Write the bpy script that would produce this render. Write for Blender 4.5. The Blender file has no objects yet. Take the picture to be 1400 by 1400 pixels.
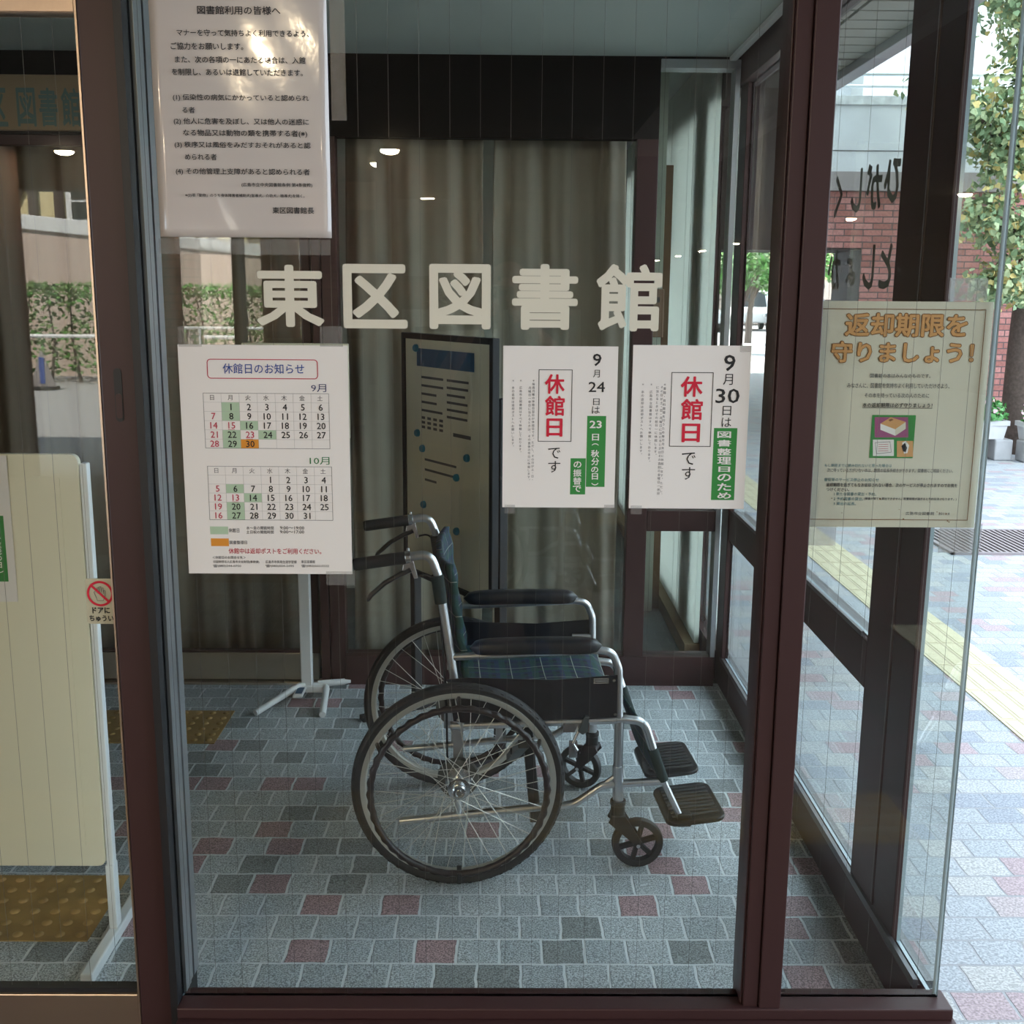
import bpy, math, random
from mathutils import Vector, Matrix
S = bpy.context.scene
C = S.collection
PI = math.pi
R = math.radians

# ------------------------------------------------------------------ camera
CAM_H, CAM_F = 1.52, 1510.0
_p, _y, _r = R(11.2), R(0.53), R(0.45)
FW = Vector((math.sin(_y)*math.cos(_p), math.cos(_y)*math.cos(_p), -math.sin(_p)))
_r0 = Vector((math.cos(_y), -math.sin(_y), 0)); _u0 = _r0.cross(FW)
RT = _r0*math.cos(_r)+_u0*math.sin(_r); UP = -_r0*math.sin(_r)+_u0*math.cos(_r)
cd = bpy.data.cameras.new('camera'); cam = bpy.data.objects.new('camera', cd); C.objects.link(cam)
cd.sensor_width = 36; cd.lens = CAM_F/1400*36; cd.clip_start = .03; cd.clip_end = 400
M4 = Matrix((RT, UP, -FW)).transposed().to_4x4(); M4.translation = (0, 0, CAM_H)
cam.matrix_world = M4
S.camera = cam
# ------------------------------------------------------------------ world, sun, exposure
w = bpy.data.worlds.new('sky'); S.world = w; w.use_nodes = True
w.node_tree.nodes['Background'].inputs[0].default_value = (.74, .88, 1, 1)
w.node_tree.nodes['Background'].inputs[1].default_value = 4.6
sd = bpy.data.lights.new('sun', 'SUN'); sun = bpy.data.objects.new('sun', sd); C.objects.link(sun)
sd.energy = 30; sd.color = (1, .92, .80); sd.angle = R(.6)
_e = R(50)
sun.rotation_euler = Vector((.6*math.cos(_e), -.8*math.cos(_e), -math.sin(_e))).to_track_quat('-Z', 'Y').to_euler()
S.view_settings.view_transform = 'Standard'; S.view_settings.look = 'None'
S.view_settings.gamma = 1; S.view_settings.use_curve_mapping = False
S.view_settings.exposure = 0.15
LAMP = 620.0
cy = S.cycles
cy.max_bounces = 14; cy.transparent_max_bounces = 40; cy.glossy_bounces = 8; cy.diffuse_bounces = 5
cy.caustics_reflective = False; cy.caustics_refractive = False
cy.use_denoising = True; cy.sample_clamp_indirect = 6

def at(px, py, X=None, Y=None, Z=None):
    """the point of a known plane that the camera sees at a spot of the 1400 px frame"""
    d = FW+RT*((px-700)/CAM_F)-UP*((py-700)/CAM_F)
    t = X/d.x if X is not None else Y/d.y if Y is not None else (Z-CAM_H)/d.z
    return Vector((d.x*t, d.y*t, CAM_H+d.z*t))

# ------------------------------------------------------------------ materials
def nodes(name):
    m = bpy.data.materials.new(name); m.use_nodes = True
    nt = m.node_tree; b = nt.nodes['Principled BSDF']
    return m, nt, b
def N(nt, t, **k):
    n = nt.nodes.new(t)
    for a, v in k.items(): setattr(n, a, v)
    return n
def mat(name, col, rough=.5, metal=0, bump=0, bscale=60, var=0, emit=0, spec=None, alpha=None, coat=0):
    m, nt, b = nodes(name)
    c = (*col, 1)
    b.inputs['Base Color'].default_value = c; b.inputs['Roughness'].default_value = rough
    b.inputs['Metallic'].default_value = metal
    if spec is not None: b.inputs['Specular IOR Level'].default_value = spec
    if coat: b.inputs['Coat Weight'].default_value = coat
    if emit:
        b.inputs['Emission Color'].default_value = c; b.inputs['Emission Strength'].default_value = emit
    if alpha is not None: b.inputs['Alpha'].default_value = alpha
    if bump or var:
        tc = N(nt, 'ShaderNodeTexCoord'); nz = N(nt, 'ShaderNodeTexNoise')
        nz.inputs['Scale'].default_value = bscale; nz.inputs['Detail'].default_value = 4
        nt.links.new(tc.outputs['Object'], nz.inputs['Vector'])
        if bump:
            bp = N(nt, 'ShaderNodeBump'); bp.inputs['Strength'].default_value = bump; bp.inputs['Distance'].default_value = .004
            nt.links.new(nz.outputs['Fac'], bp.inputs['Height']); nt.links.new(bp.outputs['Normal'], b.inputs['Normal'])
        if var:
            mx = N(nt, 'ShaderNodeMixRGB'); mx.blend_type = 'MULTIPLY'; mx.inputs['Fac'].default_value = 1
            rp = N(nt, 'ShaderNodeValToRGB')
            rp.color_ramp.elements[0].position = .3; rp.color_ramp.elements[0].color = (1-var, 1-var, 1-var, 1)
            rp.color_ramp.elements[1].position = .7; rp.color_ramp.elements[1].color = (1, 1, 1, 1)
            nt.links.new(nz.outputs['Fac'], rp.inputs['Fac'])
            mx.inputs['Color1'].default_value = c
            nt.links.new(rp.outputs['Color'], mx.inputs['Color2']); nt.links.new(mx.outputs['Color'], b.inputs['Base Color'])
    return m

def glass_mat(name, tint=(.97, .985, .975), r0=.043):
    m, nt, b = nodes(name)
    nt.nodes.remove(b); out = nt.nodes['Material Output']
    g = N(nt, 'ShaderNodeNewGeometry'); dt = N(nt, 'ShaderNodeVectorMath', operation='DOT_PRODUCT')
    nt.links.new(g.outputs['Normal'], dt.inputs[0]); nt.links.new(g.outputs['Incoming'], dt.inputs[1])
    ab = N(nt, 'ShaderNodeMath', operation='ABSOLUTE'); nt.links.new(dt.outputs['Value'], ab.inputs[0])
    om = N(nt, 'ShaderNodeMath', operation='SUBTRACT'); om.inputs[0].default_value = 1; nt.links.new(ab.outputs[0], om.inputs[1])
    pw = N(nt, 'ShaderNodeMath', operation='POWER'); pw.inputs[1].default_value = 5; nt.links.new(om.outputs[0], pw.inputs[0])
    ma = N(nt, 'ShaderNodeMath', operation='MULTIPLY_ADD'); ma.inputs[1].default_value = 1-r0; ma.inputs[2].default_value = r0
    nt.links.new(pw.outputs[0], ma.inputs[0])
    tr = N(nt, 'ShaderNodeBsdfTransparent'); tr.inputs[0].default_value = (*tint, 1)
    gl = N(nt, 'ShaderNodeBsdfGlossy'); gl.inputs['Roughness'].default_value = 0
    mx = N(nt, 'ShaderNodeMixShader')
    nt.links.new(ma.outputs[0], mx.inputs[0]); nt.links.new(tr.outputs[0], mx.inputs[1]); nt.links.new(gl.outputs[0], mx.inputs[2])
    nt.links.new(mx.outputs[0], out.inputs['Surface'])
    return m

def film_mat(name, col, amount, rough=.25):
    m, nt, b = nodes(name); out = nt.nodes['Material Output']
    b.inputs['Base Color'].default_value = (*col, 1); b.inputs['Roughness'].default_value = rough
    tr = N(nt, 'ShaderNodeBsdfTransparent'); mx = N(nt, 'ShaderNodeMixShader'); mx.inputs[0].default_value = amount
    nt.links.new(tr.outputs[0], mx.inputs[1]); nt.links.new(b.outputs[0], mx.inputs[2]); nt.links.new(mx.outputs[0], out.inputs['Surface'])
    return m

def brick_nodes(nt, bw, bh, mortar, cols, mcol, wob=0, wscale=8, off=.5, axes=None, speck=.0, sscale=220, rot=0):
    """bricks whose every unit takes one of cols [(position, rgb)...]"""
    tc = N(nt, 'ShaderNodeTexCoord'); v = tc.outputs['Object']
    if axes:
        sp = N(nt, 'ShaderNodeSeparateXYZ'); cb = N(nt, 'ShaderNodeCombineXYZ'); nt.links.new(v, sp.inputs[0])
        nt.links.new(sp.outputs[axes[0]], cb.inputs[0]); nt.links.new(sp.outputs[axes[1]], cb.inputs[1]); v = cb.outputs[0]
    if wob:
        nz = N(nt, 'ShaderNodeTexNoise'); nz.inputs['Scale'].default_value = wscale; nz.inputs['Detail'].default_value = 3
        nt.links.new(v, nz.inputs['Vector'])
        sb = N(nt, 'ShaderNodeVectorMath', operation='SUBTRACT'); sb.inputs[1].default_value = (.5, .5, .5); nt.links.new(nz.outputs['Color'], sb.inputs[0])
        sc = N(nt, 'ShaderNodeVectorMath', operation='SCALE'); sc.inputs['Scale'].default_value = wob; nt.links.new(sb.outputs[0], sc.inputs[0])
        ad = N(nt, 'ShaderNodeVectorMath', operation='ADD'); nt.links.new(v, ad.inputs[0]); nt.links.new(sc.outputs[0], ad.inputs[1]); v = ad.outputs[0]
    bt = N(nt, 'ShaderNodeTexBrick'); bt.offset = off
    bt.inputs['Scale'].default_value = 1; bt.inputs['Brick Width'].default_value = bw; bt.inputs['Row Height'].default_value = bh
    bt.inputs['Mortar Size'].default_value = mortar; bt.inputs['Mortar Smooth'].default_value = .35
    bt.inputs['Color1'].default_value = (0, 0, 0, 1); bt.inputs['Color2'].default_value = (1, 1, 1, 1); bt.inputs['Mortar'].default_value = (.5, .5, .5, 1)
    nt.links.new(v, bt.inputs['Vector'])
    rp = N(nt, 'ShaderNodeValToRGB'); rp.color_ramp.interpolation = 'CONSTANT'
    while len(rp.color_ramp.elements) < len(cols): rp.color_ramp.elements.new(.5)
    for e, (ps, c) in zip(rp.color_ramp.elements, cols): e.position = ps; e.color = (*c, 1)
    nt.links.new(bt.outputs['Color'], rp.inputs['Fac'])
    col = rp.outputs['Color']
    if speck:
        n2 = N(nt, 'ShaderNodeTexNoise'); n2.inputs['Scale'].default_value = sscale; n2.inputs['Detail'].default_value = 2
        nt.links.new(v, n2.inputs['Vector'])
        r2 = N(nt, 'ShaderNodeValToRGB'); r2.color_ramp.elements[0].position = .38; r2.color_ramp.elements[1].position = .62
        r2.color_ramp.elements[0].color = (1-speck, 1-speck, 1-speck, 1); r2.color_ramp.elements[1].color = (1+speck*.6,)*3+(1,)
        nt.links.new(n2.outputs['Fac'], r2.inputs['Fac'])
        mm = N(nt, 'ShaderNodeMixRGB'); mm.blend_type = 'MULTIPLY'; mm.inputs['Fac'].default_value = 1
        nt.links.new(col, mm.inputs['Color1']); nt.links.new(r2.outputs['Color'], mm.inputs['Color2']); col = mm.outputs['Color']
    mx = N(nt, 'ShaderNodeMixRGB'); mx.inputs['Color2'].default_value = (*mcol, 1)
    nt.links.new(bt.outputs['Fac'], mx.inputs['Fac']); nt.links.new(col, mx.inputs['Color1'])
    return mx.outputs['Color'], bt.outputs['Fac'], v

def brick_mat(name, bw, bh, mortar, cols, mcol, rough=.7, bump=.4, dist=.004, inv=True, **k):
    m, nt, b = nodes(name)
    c, f, v = brick_nodes(nt, bw, bh, mortar, cols, mcol, **k)
    nt.links.new(c, b.inputs['Base Color']); b.inputs['Roughness'].default_value = rough
    bp = N(nt, 'ShaderNodeBump'); bp.invert = inv; bp.inputs['Strength'].default_value = bump; bp.inputs['Distance'].default_value = dist
    nt.links.new(f, bp.inputs['Height']); nt.links.new(bp.outputs['Normal'], b.inputs['Normal'])
    return m

GR, DK, RD = (.49, .545, .58), (.28, .31, .32), (.42, .29, .31)
M = {}
M['paver'] = brick_mat('granite_setts', .1, .1, .0042, [(0, DK), (.17, GR), (.50, (.43, .485, .52)), (.80, RD), (.93, GR)], (.70, .75, .78),
                       rough=.55, bump=.8, dist=.006, wob=.013, wscale=14, speck=.55, sscale=260)
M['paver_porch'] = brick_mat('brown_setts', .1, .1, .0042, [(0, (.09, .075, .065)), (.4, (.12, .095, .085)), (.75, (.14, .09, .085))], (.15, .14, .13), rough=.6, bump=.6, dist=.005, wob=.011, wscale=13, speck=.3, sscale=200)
M['paver_out'] = brick_mat('plaza_setts', .125, .1, .004, [(0, (.31, .34, .39)), (.12, (.39, .42, .45)), (.42, (.46, .465, .46)), (.66, (.42, .33, .35)), (.78, (.43, .445, .46)), (.93, (.44, .385, .395))],
                           (.33, .34, .36), rough=.6, bump=.7, dist=.006, wob=.013, wscale=13, speck=.32, sscale=170)
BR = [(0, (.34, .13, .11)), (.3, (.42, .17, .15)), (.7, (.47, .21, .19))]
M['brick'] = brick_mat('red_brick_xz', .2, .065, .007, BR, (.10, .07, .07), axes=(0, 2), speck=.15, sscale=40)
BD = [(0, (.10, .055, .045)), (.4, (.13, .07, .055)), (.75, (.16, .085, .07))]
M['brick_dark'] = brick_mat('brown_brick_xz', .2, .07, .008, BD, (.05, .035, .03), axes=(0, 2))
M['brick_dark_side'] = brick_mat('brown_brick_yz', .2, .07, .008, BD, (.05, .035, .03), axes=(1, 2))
M['frame'] = mat('brown_aluminium', (.044, .018, .018), .42, 0, bump=.03, bscale=400, spec=.4)
M['gasket'] = mat('black_gasket', (.008, .008, .01), .5)
M['alu'] = mat('grey_aluminium', (.5, .52, .55), .35, .9)
M['alu_dark'] = mat('dark_grey_aluminium', (.17, .17, .18), .35, .8)
M['bronze'] = mat('bronze_metal', (.60, .47, .38), .3, 1, bump=.05, bscale=200)
M['steel'] = mat('dull_steel', (.55, .5, .42), .32, 1, bump=.04, bscale=90)
M['glass'] = glass_mat('window_glass')
M['glass_edge'] = mat('glass_edge', (.42, .52, .58), .12, spec=.8)
M['wire'] = mat('glass_wire', (.16, .15, .14), .5, .5)
M['ceiling'] = mat('ceiling_board', (.37, .42, .385), .85, var=.06, bscale=3)
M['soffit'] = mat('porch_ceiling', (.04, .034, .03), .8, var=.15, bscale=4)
M['darkpanel'] = mat('dark_panel', (.007, .005, .0045), .6, spec=.15)
M['paper'] = mat('white_paper', (.80, .765, .745), .7)
M['lam'] = mat('laminated_paper', (.60, .555, .535), .10, bump=.06, bscale=26, coat=.6)
M['poster'] = mat('yellowed_paper', (.66, .63, .52), .7, var=.05, bscale=8)
M['lettering'] = mat('cream_vinyl', (.70, .67, .57), .6)
M['black'] = mat('black_ink', (.02, .02, .022), .8)
M['grey_ink'] = mat('grey_ink', (.10, .10, .11), .8)
M['line_ink'] = mat('light_grey_ink', (.42, .41, .41), .8)
M['red_ink'] = mat('red_ink', (.60, .012, .04), .8)
M['rose_ink'] = mat('rose_ink', (.50, .06, .10), .8)
M['green_ink'] = mat('green_ink', (.035, .24, .05), .8)
M['month_ink'] = mat('month_green_ink', (.05, .22, .09), .8)
M['blue_ink'] = mat('blue_ink', (.03, .07, .30), .8)
M['navy_ink'] = mat('navy_ink', (.04, .05, .14), .8)
M['pale_green_ink'] = mat('pale_green_ink', (.42, .56, .40), .8)
M['orange_ink'] = mat('orange_ink', (.68, .27, .03), .8)
M['white_ink'] = mat('white_ink', (.80, .78, .76), .8)
M['tan_ink'] = mat('apricot_ink', (.62, .33, .13), .8)
M['brown_ink'] = mat('brown_ink', (.22, .10, .04), .8)
M['teal_ink'] = mat('teal_ink', (.08, .19, .22), .8)
M['magenta_ink'] = mat('plum_ink', (.33, .08, .20), .8)
M['tape'] = film_mat('matte_tape', (.40, .39, .38), .16)
M['film'] = film_mat('clear_film', (.62, .60, .63), .35)
M['board_white'] = mat('cream_board', (.80, .76, .59), .4)
M['board_edge'] = mat('white_frame', (.80, .83, .84), .35)
M['tactile'] = mat('yellow_tactile', (.66, .59, .40), .65, var=.12, bscale=14)
M['tactile_old'] = mat('worn_ochre_tactile', (.48, .30, .10), .6, var=.4, bscale=9)
M['chrome'] = mat('polished_aluminium', (.72, .73, .75), .22, 1)
M['chair_alu'] = mat('silver_tube', (.66, .67, .70), .30, 1)
M['rubber'] = mat('black_rubber', (.018, .018, .020), .55)
M['plastic'] = mat('black_plastic', (.014, .014, .016), .38)
M['grip'] = mat('grip_rubber', (.012, .011, .012), .7, bump=.3, bscale=300)
M['vinylblk'] = mat('black_vinyl', (.012, .013, .018), .33)
M['rimcoat'] = mat('handrim_coating', (.022, .015, .016), .35)
M['bark'] = mat('bark', (.13, .095, .08), .9, bump=1, bscale=35, var=.4)
M['leaf_ginkgo'] = mat('ginkgo_leaf', (.42, .50, .28), .6)
M['leaf_ginkgo2'] = mat('ginkgo_leaf_dark', (.20, .30, .16), .6)
M['leaf_yellow'] = mat('ginkgo_leaf_yellow', (.62, .50, .20), .6)
M['leaf'] = mat('green_leaf', (.09, .26, .05), .6)
M['leaf_hedge'] = mat('hedge_leaf', (.14, .22, .08), .7)
M['leaf_planter'] = mat('planter_leaf', (.10, .32, .09), .5)
M['petal'] = mat('pink_petal', (.85, .55, .65), .6)
M['concrete'] = mat('pale_concrete', (.68, .71, .75), .85, var=.18, bscale=2.5, bump=.1)
M['coping'] = mat('speckled_coping', (.68, .71, .73), .8, var=.3, bscale=14)
M['cream_wall'] = mat('cream_render', (.62, .60, .52), .8, var=.05, bscale=2)
M['railing'] = mat('railing_steel', (.75, .8, .84), .3, .6)
M['planter'] = mat('white_planter', (.62, .62, .63), .6, var=.1, bscale=12)
M['block'] = mat('concrete_block', (.42, .42, .43), .85, var=.15, bscale=10)
M['rust'] = mat('drain_iron', (.30, .26, .27), .7)
M['pit'] = mat('drain_pit', (.13, .11, .115), .9)
M['carpaint_w'] = mat('white_car_paint', (.75, .76, .78), .25, coat=.5)
M['carpaint_d'] = mat('dark_car_paint', (.06, .08, .11), .25, coat=.5)
M['carglass'] = mat('car_window', (.02, .025, .03), .08)
def blind_mat():
    m, nt, b = nodes('pale_blind'); out = nt.nodes['Material Output']
    b.inputs['Base Color'].default_value = (.70, .74, .67, 1); b.inputs['Roughness'].default_value = .7
    tr = N(nt, 'ShaderNodeBsdfTranslucent'); tr.inputs[0].default_value = (.86, .87, .83, 1); mx = N(nt, 'ShaderNodeMixShader'); mx.inputs[0].default_value = .6
    nt.links.new(b.outputs[0], mx.inputs[1]); nt.links.new(tr.outputs[0], mx.inputs[2]); nt.links.new(mx.outputs[0], out.inputs['Surface'])
    return m
M['panel_blind'] = blind_mat()
M['carpet'] = mat('grey_carpet', (.14, .155, .14), .95, var=.2, bscale=60)
M['wood'] = mat('brown_wood', (.20, .11, .065), .5)
M['sign_wood'] = mat('tan_banner', (.30, .22, .13), .7)
M['teal_letter'] = mat('teal_letter', (.10, .17, .16), .6)
M['asphalt'] = mat('pale_asphalt', (.40, .40, .40), .9, var=.1, bscale=3)
M['plaster_y'] = mat('yellow_plaster', (.72, .62, .36), .9)
M['plaster_p'] = mat('pink_plaster', (.60, .48, .42), .9)
M['timber'] = mat('dark_timber', (.07, .05, .045), .7)
M['white'] = mat('white_paint', (.78, .79, .80), .5)
M['lamp'] = mat('lamp_disc', (1, .80, .52), .5, emit=LAMP)
M['skin'] = mat('skin', (.50, .30, .22), .5)
M['hair'] = mat('hair', (.015, .012, .012), .5)
M['shirt'] = mat('grey_shirt', (.09, .09, .10), .9)
M['trousers'] = mat('black_trousers', (.03, .03, .035), .9)
M['shoe'] = mat('navy_shoe', (.03, .05, .12), .6)
M['magnet'] = mat('blue_magnet', (.02, .17, .28), .4)
M['paper_beige'] = mat('beige_sheet', (.66, .63, .50), .6)
M['header'] = mat('blue_header', (.03, .09, .18), .5)

def curtain_mat():
    m, nt, b = nodes('grey_curtain'); b.inputs['Base Color'].default_value = (.29, .25, .20, 1); b.inputs['Roughness'].default_value = .95
    return m
M['curtain'] = curtain_mat()

def plaid(name, a1, a2):
    m, nt, b = nodes(name); tc = N(nt, 'ShaderNodeTexCoord'); sp = N(nt, 'ShaderNodeSeparateXYZ'); nt.links.new(tc.outputs['Object'], sp.inputs[0])
    def band(ax, freq):
        mu = N(nt, 'ShaderNodeMath', operation='MULTIPLY'); mu.inputs[1].default_value = freq; nt.links.new(sp.outputs[ax], mu.inputs[0])
        ad = N(nt, 'ShaderNodeMath', operation='ADD'); ad.inputs[1].default_value = 50.2; nt.links.new(mu.outputs[0], ad.inputs[0])
        fr = N(nt, 'ShaderNodeMath', operation='FRACT'); nt.links.new(ad.outputs[0], fr.inputs[0])
        rp = N(nt, 'ShaderNodeValToRGB'); rp.color_ramp.interpolation = 'CONSTANT'; els = rp.color_ramp.elements
        seq = [(0, (.008, .016, .045)), (.22, (.008, .034, .032)), (.34, (.006, .010, .02)), (.46, (.010, .02, .06)), (.60, (.009, .045, .038)), (.80, (.006, .012, .025)), (.95, (.30, .32, .26)), (.975, (.008, .02, .05))]
        while len(els) < len(seq): els.new(.5)
        for e, (ps, c) in zip(els, seq): e.position = ps; e.color = (*c, 1)
        nt.links.new(fr.outputs[0], rp.inputs['Fac']); return rp.outputs['Color']
    mx = N(nt, 'ShaderNodeMixRGB'); mx.blend_type = 'LIGHTEN'; mx.inputs['Fac'].default_value = .85
    nt.links.new(band(a1, 11), mx.inputs['Color1']); nt.links.new(band(a2, 11), mx.inputs['Color2'])
    nt.links.new(mx.outputs['Color'], b.inputs['Base Color']); b.inputs['Roughness'].default_value = .9
    return m
M['plaid_back'] = plaid('plaid_cloth_back', 1, 2)
M['plaid_seat'] = plaid('plaid_cloth_seat', 0, 1)
M['plaid_strap'] = plaid('plaid_cloth_strap', 1, 2)

# ------------------------------------------------------------------ mesh helpers
class MB:
    def __init__(s): s.v = []; s.f = []; s.m = []; s.k = 0
    def face(s, idx): s.f.append(idx); s.m.append(s.k)
    def quad(s, *pts):
        b = len(s.v); s.v += [tuple(p) for p in pts]; s.face(tuple(range(b, b+len(pts)))); return s
    def box(s, x0, x1, y0, y1, z0, z1, rot=None, piv=None):
        b = len(s.v); ps = [Vector(p) for p in ((x0, y0, z0), (x1, y0, z0), (x1, y1, z0), (x0, y1, z0), (x0, y0, z1), (x1, y0, z1), (x1, y1, z1), (x0, y1, z1))]
        if rot is not None:
            pv = Vector(piv) if piv is not None else Vector(((x0+x1)/2, (y0+y1)/2, (z0+z1)/2)); ps = [rot @ (p-pv)+pv for p in ps]
        s.v += [tuple(p) for p in ps]
        for f in ((0, 3, 2, 1), (4, 5, 6, 7), (0, 1, 5, 4), (1, 2, 6, 5), (2, 3, 7, 6), (3, 0, 4, 7)): s.face(tuple(b+i for i in f))
        return s
    def tube(s, path, r, n=10, closed=False, cap=True, flat=1.0):
        P = [Vector(p) for p in path]; L = len(P); rs = r if isinstance(r, (list, tuple)) else [r]*L
        b = len(s.v); nrm = None
        for i, p in enumerate(P):
            t = (P[(i+1) % L]-P[i-1]) if closed or 0 < i < L-1 else (P[1]-P[0] if i == 0 else P[-1]-P[-2])
            t.normalize()
            if nrm is None:
                nrm = t.cross(Vector((0, 0, 1)))
                if nrm.length < 1e-3: nrm = t.cross(Vector((0, 1, 0)))
            nrm = (nrm-t*nrm.dot(t)).normalized(); bn = t.cross(nrm)
            for k in range(n):
                a = 2*PI*k/n; s.v.append(tuple(p+nrm*(rs[i]*math.cos(a))+bn*(rs[i]*flat*math.sin(a))))
        for i in range(L if closed else L-1):
            j = (i+1) % L
            for k in range(n): s.face((b+i*n+k, b+i*n+(k+1) % n, b+j*n+(k+1) % n, b+j*n+k))
        if cap and not closed:
            s.face(tuple(b+k for k in range(n))[::-1]); s.face(tuple(b+(L-1)*n+k for k in range(n)))
        return s
    def cyl(s, p0, p1, r0, r1=None, n=16): return s.tube([p0, p1], [r0, r0 if r1 is None else r1], n)
    def lathe(s, prof, c=(0, 0, 0), axis='z', n=32, closed=False):
        b = len(s.v); L = len(prof)
        for i in range(n):
            a = 2*PI*i/n; ca, sa = math.cos(a), math.sin(a)
            for r, h in prof:
                p = (r*ca, r*sa, h) if axis == 'z' else (r*ca, h, r*sa) if axis == 'y' else (h, r*ca, r*sa)
                s.v.append((p[0]+c[0], p[1]+c[1], p[2]+c[2]))
        for i in range(n):
            j = (i+1) % n
            for k in range(L if closed else L-1):
                q = (k+1) % L; s.face((b+i*L+k, b+j*L+k, b+j*L+q, b+i*L+q))
        return s
    def prism(s, poly, d0, d1, axis='y'):
        """poly in the plane across axis, from d0 to d1"""
        b = len(s.v); n = len(poly)
        for d in (d0, d1):
            for p in poly: s.v.append((p[0], d, p[1]) if axis == 'y' else (d, p[0], p[1]) if axis == 'x' else (p[0], p[1], d))
        s.face(tuple(range(b, b+n))); s.face(tuple(range(b+n, b+2*n))[::-1])
        for i in range(n): s.face((b+i, b+(i+1) % n, b+n+(i+1) % n, b+n+i))
        return s
    def grid(s, rows):
        b = len(s.v); w_ = len(rows[0])
        for r_ in rows: s.v += [tuple(p) for p in r_]
        for i in range(len(rows)-1):
            for j in range(w_-1): s.face((b+i*w_+j, b+i*w_+j+1, b+(i+1)*w_+j+1, b+(i+1)*w_+j))
        return s
    def build(s, name, mats, parent=None, smooth=False, bevel=0, seg=2, fix=True):
        me = bpy.data.meshes.new(name); me.from_pydata(s.v, [], s.f); me.update()
        mats = mats if isinstance(mats, (list, tuple)) else [mats]
        for m in mats: me.materials.append(M[m] if isinstance(m, str) else m)
        if len(mats) > 1: me.polygons.foreach_set('material_index', s.m)
        if fix and len(s.f) < 60000:
            import bmesh
            bm = bmesh.new(); bm.from_mesh(me); bmesh.ops.recalc_face_normals(bm, faces=bm.faces); bm.to_mesh(me); bm.free()
        o = bpy.data.objects.new(name, me); C.objects.link(o)
        if parent: o.parent = parent
        if smooth:
            me.polygons.foreach_set('use_smooth', [True]*len(me.polygons))
            try: me.set_sharp_from_angle(angle=R(38))
            except Exception: pass
        if bevel:
            bv = o.modifiers.new('bevel', 'BEVEL'); bv.width = bevel; bv.segments = seg; bv.limit_method = 'ANGLE'; bv.angle_limit = R(40)
        return o

def tag(o, label=None, cat=None, group=None, kind=None):
    if label: o['label'] = label
    if cat: o['category'] = cat
    if group: o['group'] = group
    if kind: o['kind'] = kind
    return o
def empty(name, loc=(0, 0, 0), rz=0, label=None, cat=None, group=None, kind=None):
    o = bpy.data.objects.new(name, None); C.objects.link(o); o.location = loc; o.rotation_euler.z = rz; o.empty_display_size = .05
    return tag(o, label, cat, group, kind)
def copy_tree(o, parent=None):
    c = o.copy(); C.objects.link(c)
    if parent: c.parent = parent
    for ch in list(o.children): copy_tree(ch, c)
    return c
def fillet(pts, r, n=6):
    P = [Vector(p) for p in pts]; out = [P[0]]
    for i in range(1, len(P)-1):
        a, b, c = P[i-1], P[i], P[i+1]; u, v = (a-b), (c-b); lu, lv = u.length, v.length; u.normalize(); v.normalize()
        ang = u.angle(v); d = min(r/math.tan(ang/2), lu*.49, lv*.49) if ang > .01 else 0
        p0, p1 = b+u*d, b+v*d
        for k in range(n+1):
            t = k/n; out.append(p0*(1-t)**2+b*(2*t*(1-t))+p1*t*t)
    out.append(P[-1]); return out
def rrect(x0, x1, z0, z1, r, n=5):
    out = []
    for cx, cz, a0 in ((x1-r, z1-r, 0), (x0+r, z1-r, 90), (x0+r, z0+r, 180), (x1-r, z0+r, 270)):
        for k in range(n+1):
            a = R(a0+90*k/n); out.append((cx+r*math.cos(a), cz+r*math.sin(a)))
    return out

# ---- text: glyph outlines of the built-in font
_tc = {}
def glyphs(s, bold=0.0):
    if (s, bold) not in _tc:
        cu = bpy.data.curves.new('txt', 'FONT'); cu.body = s; cu.resolution_u = 2
        o = bpy.data.objects.new('txt', cu); C.objects.link(o)
        me = bpy.data.meshes.new_from_object(o.evaluated_get(bpy.context.evaluated_depsgraph_get()))
        vs = [(v.co.x, v.co.y) for v in me.vertices]; fs = [tuple(p.vertices) for p in me.polygons]
        bpy.data.objects.remove(o); bpy.data.curves.remove(cu); bpy.data.meshes.remove(me)
        if bold:          # heavier strokes: the same outline laid down several times around itself
            k = 3 if bold < .016 else 8; v0, f0 = vs, fs; vs, fs = [], []
            for i in range(k):
                dx, dy = bold*math.cos(2*PI*i/k), bold*math.sin(2*PI*i/k); o_ = len(vs)
                vs += [(x+dx, y+dy, i*2.5e-5) for x, y in v0]; fs += [tuple(j+o_ for j in f) for f in f0]
        bb = (min(v[0] for v in vs), max(v[0] for v in vs), min(v[1] for v in vs), max(v[1] for v in vs))
        _tc[(s, bold)] = (vs, fs, bb)
    return _tc[(s, bold)]
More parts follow.
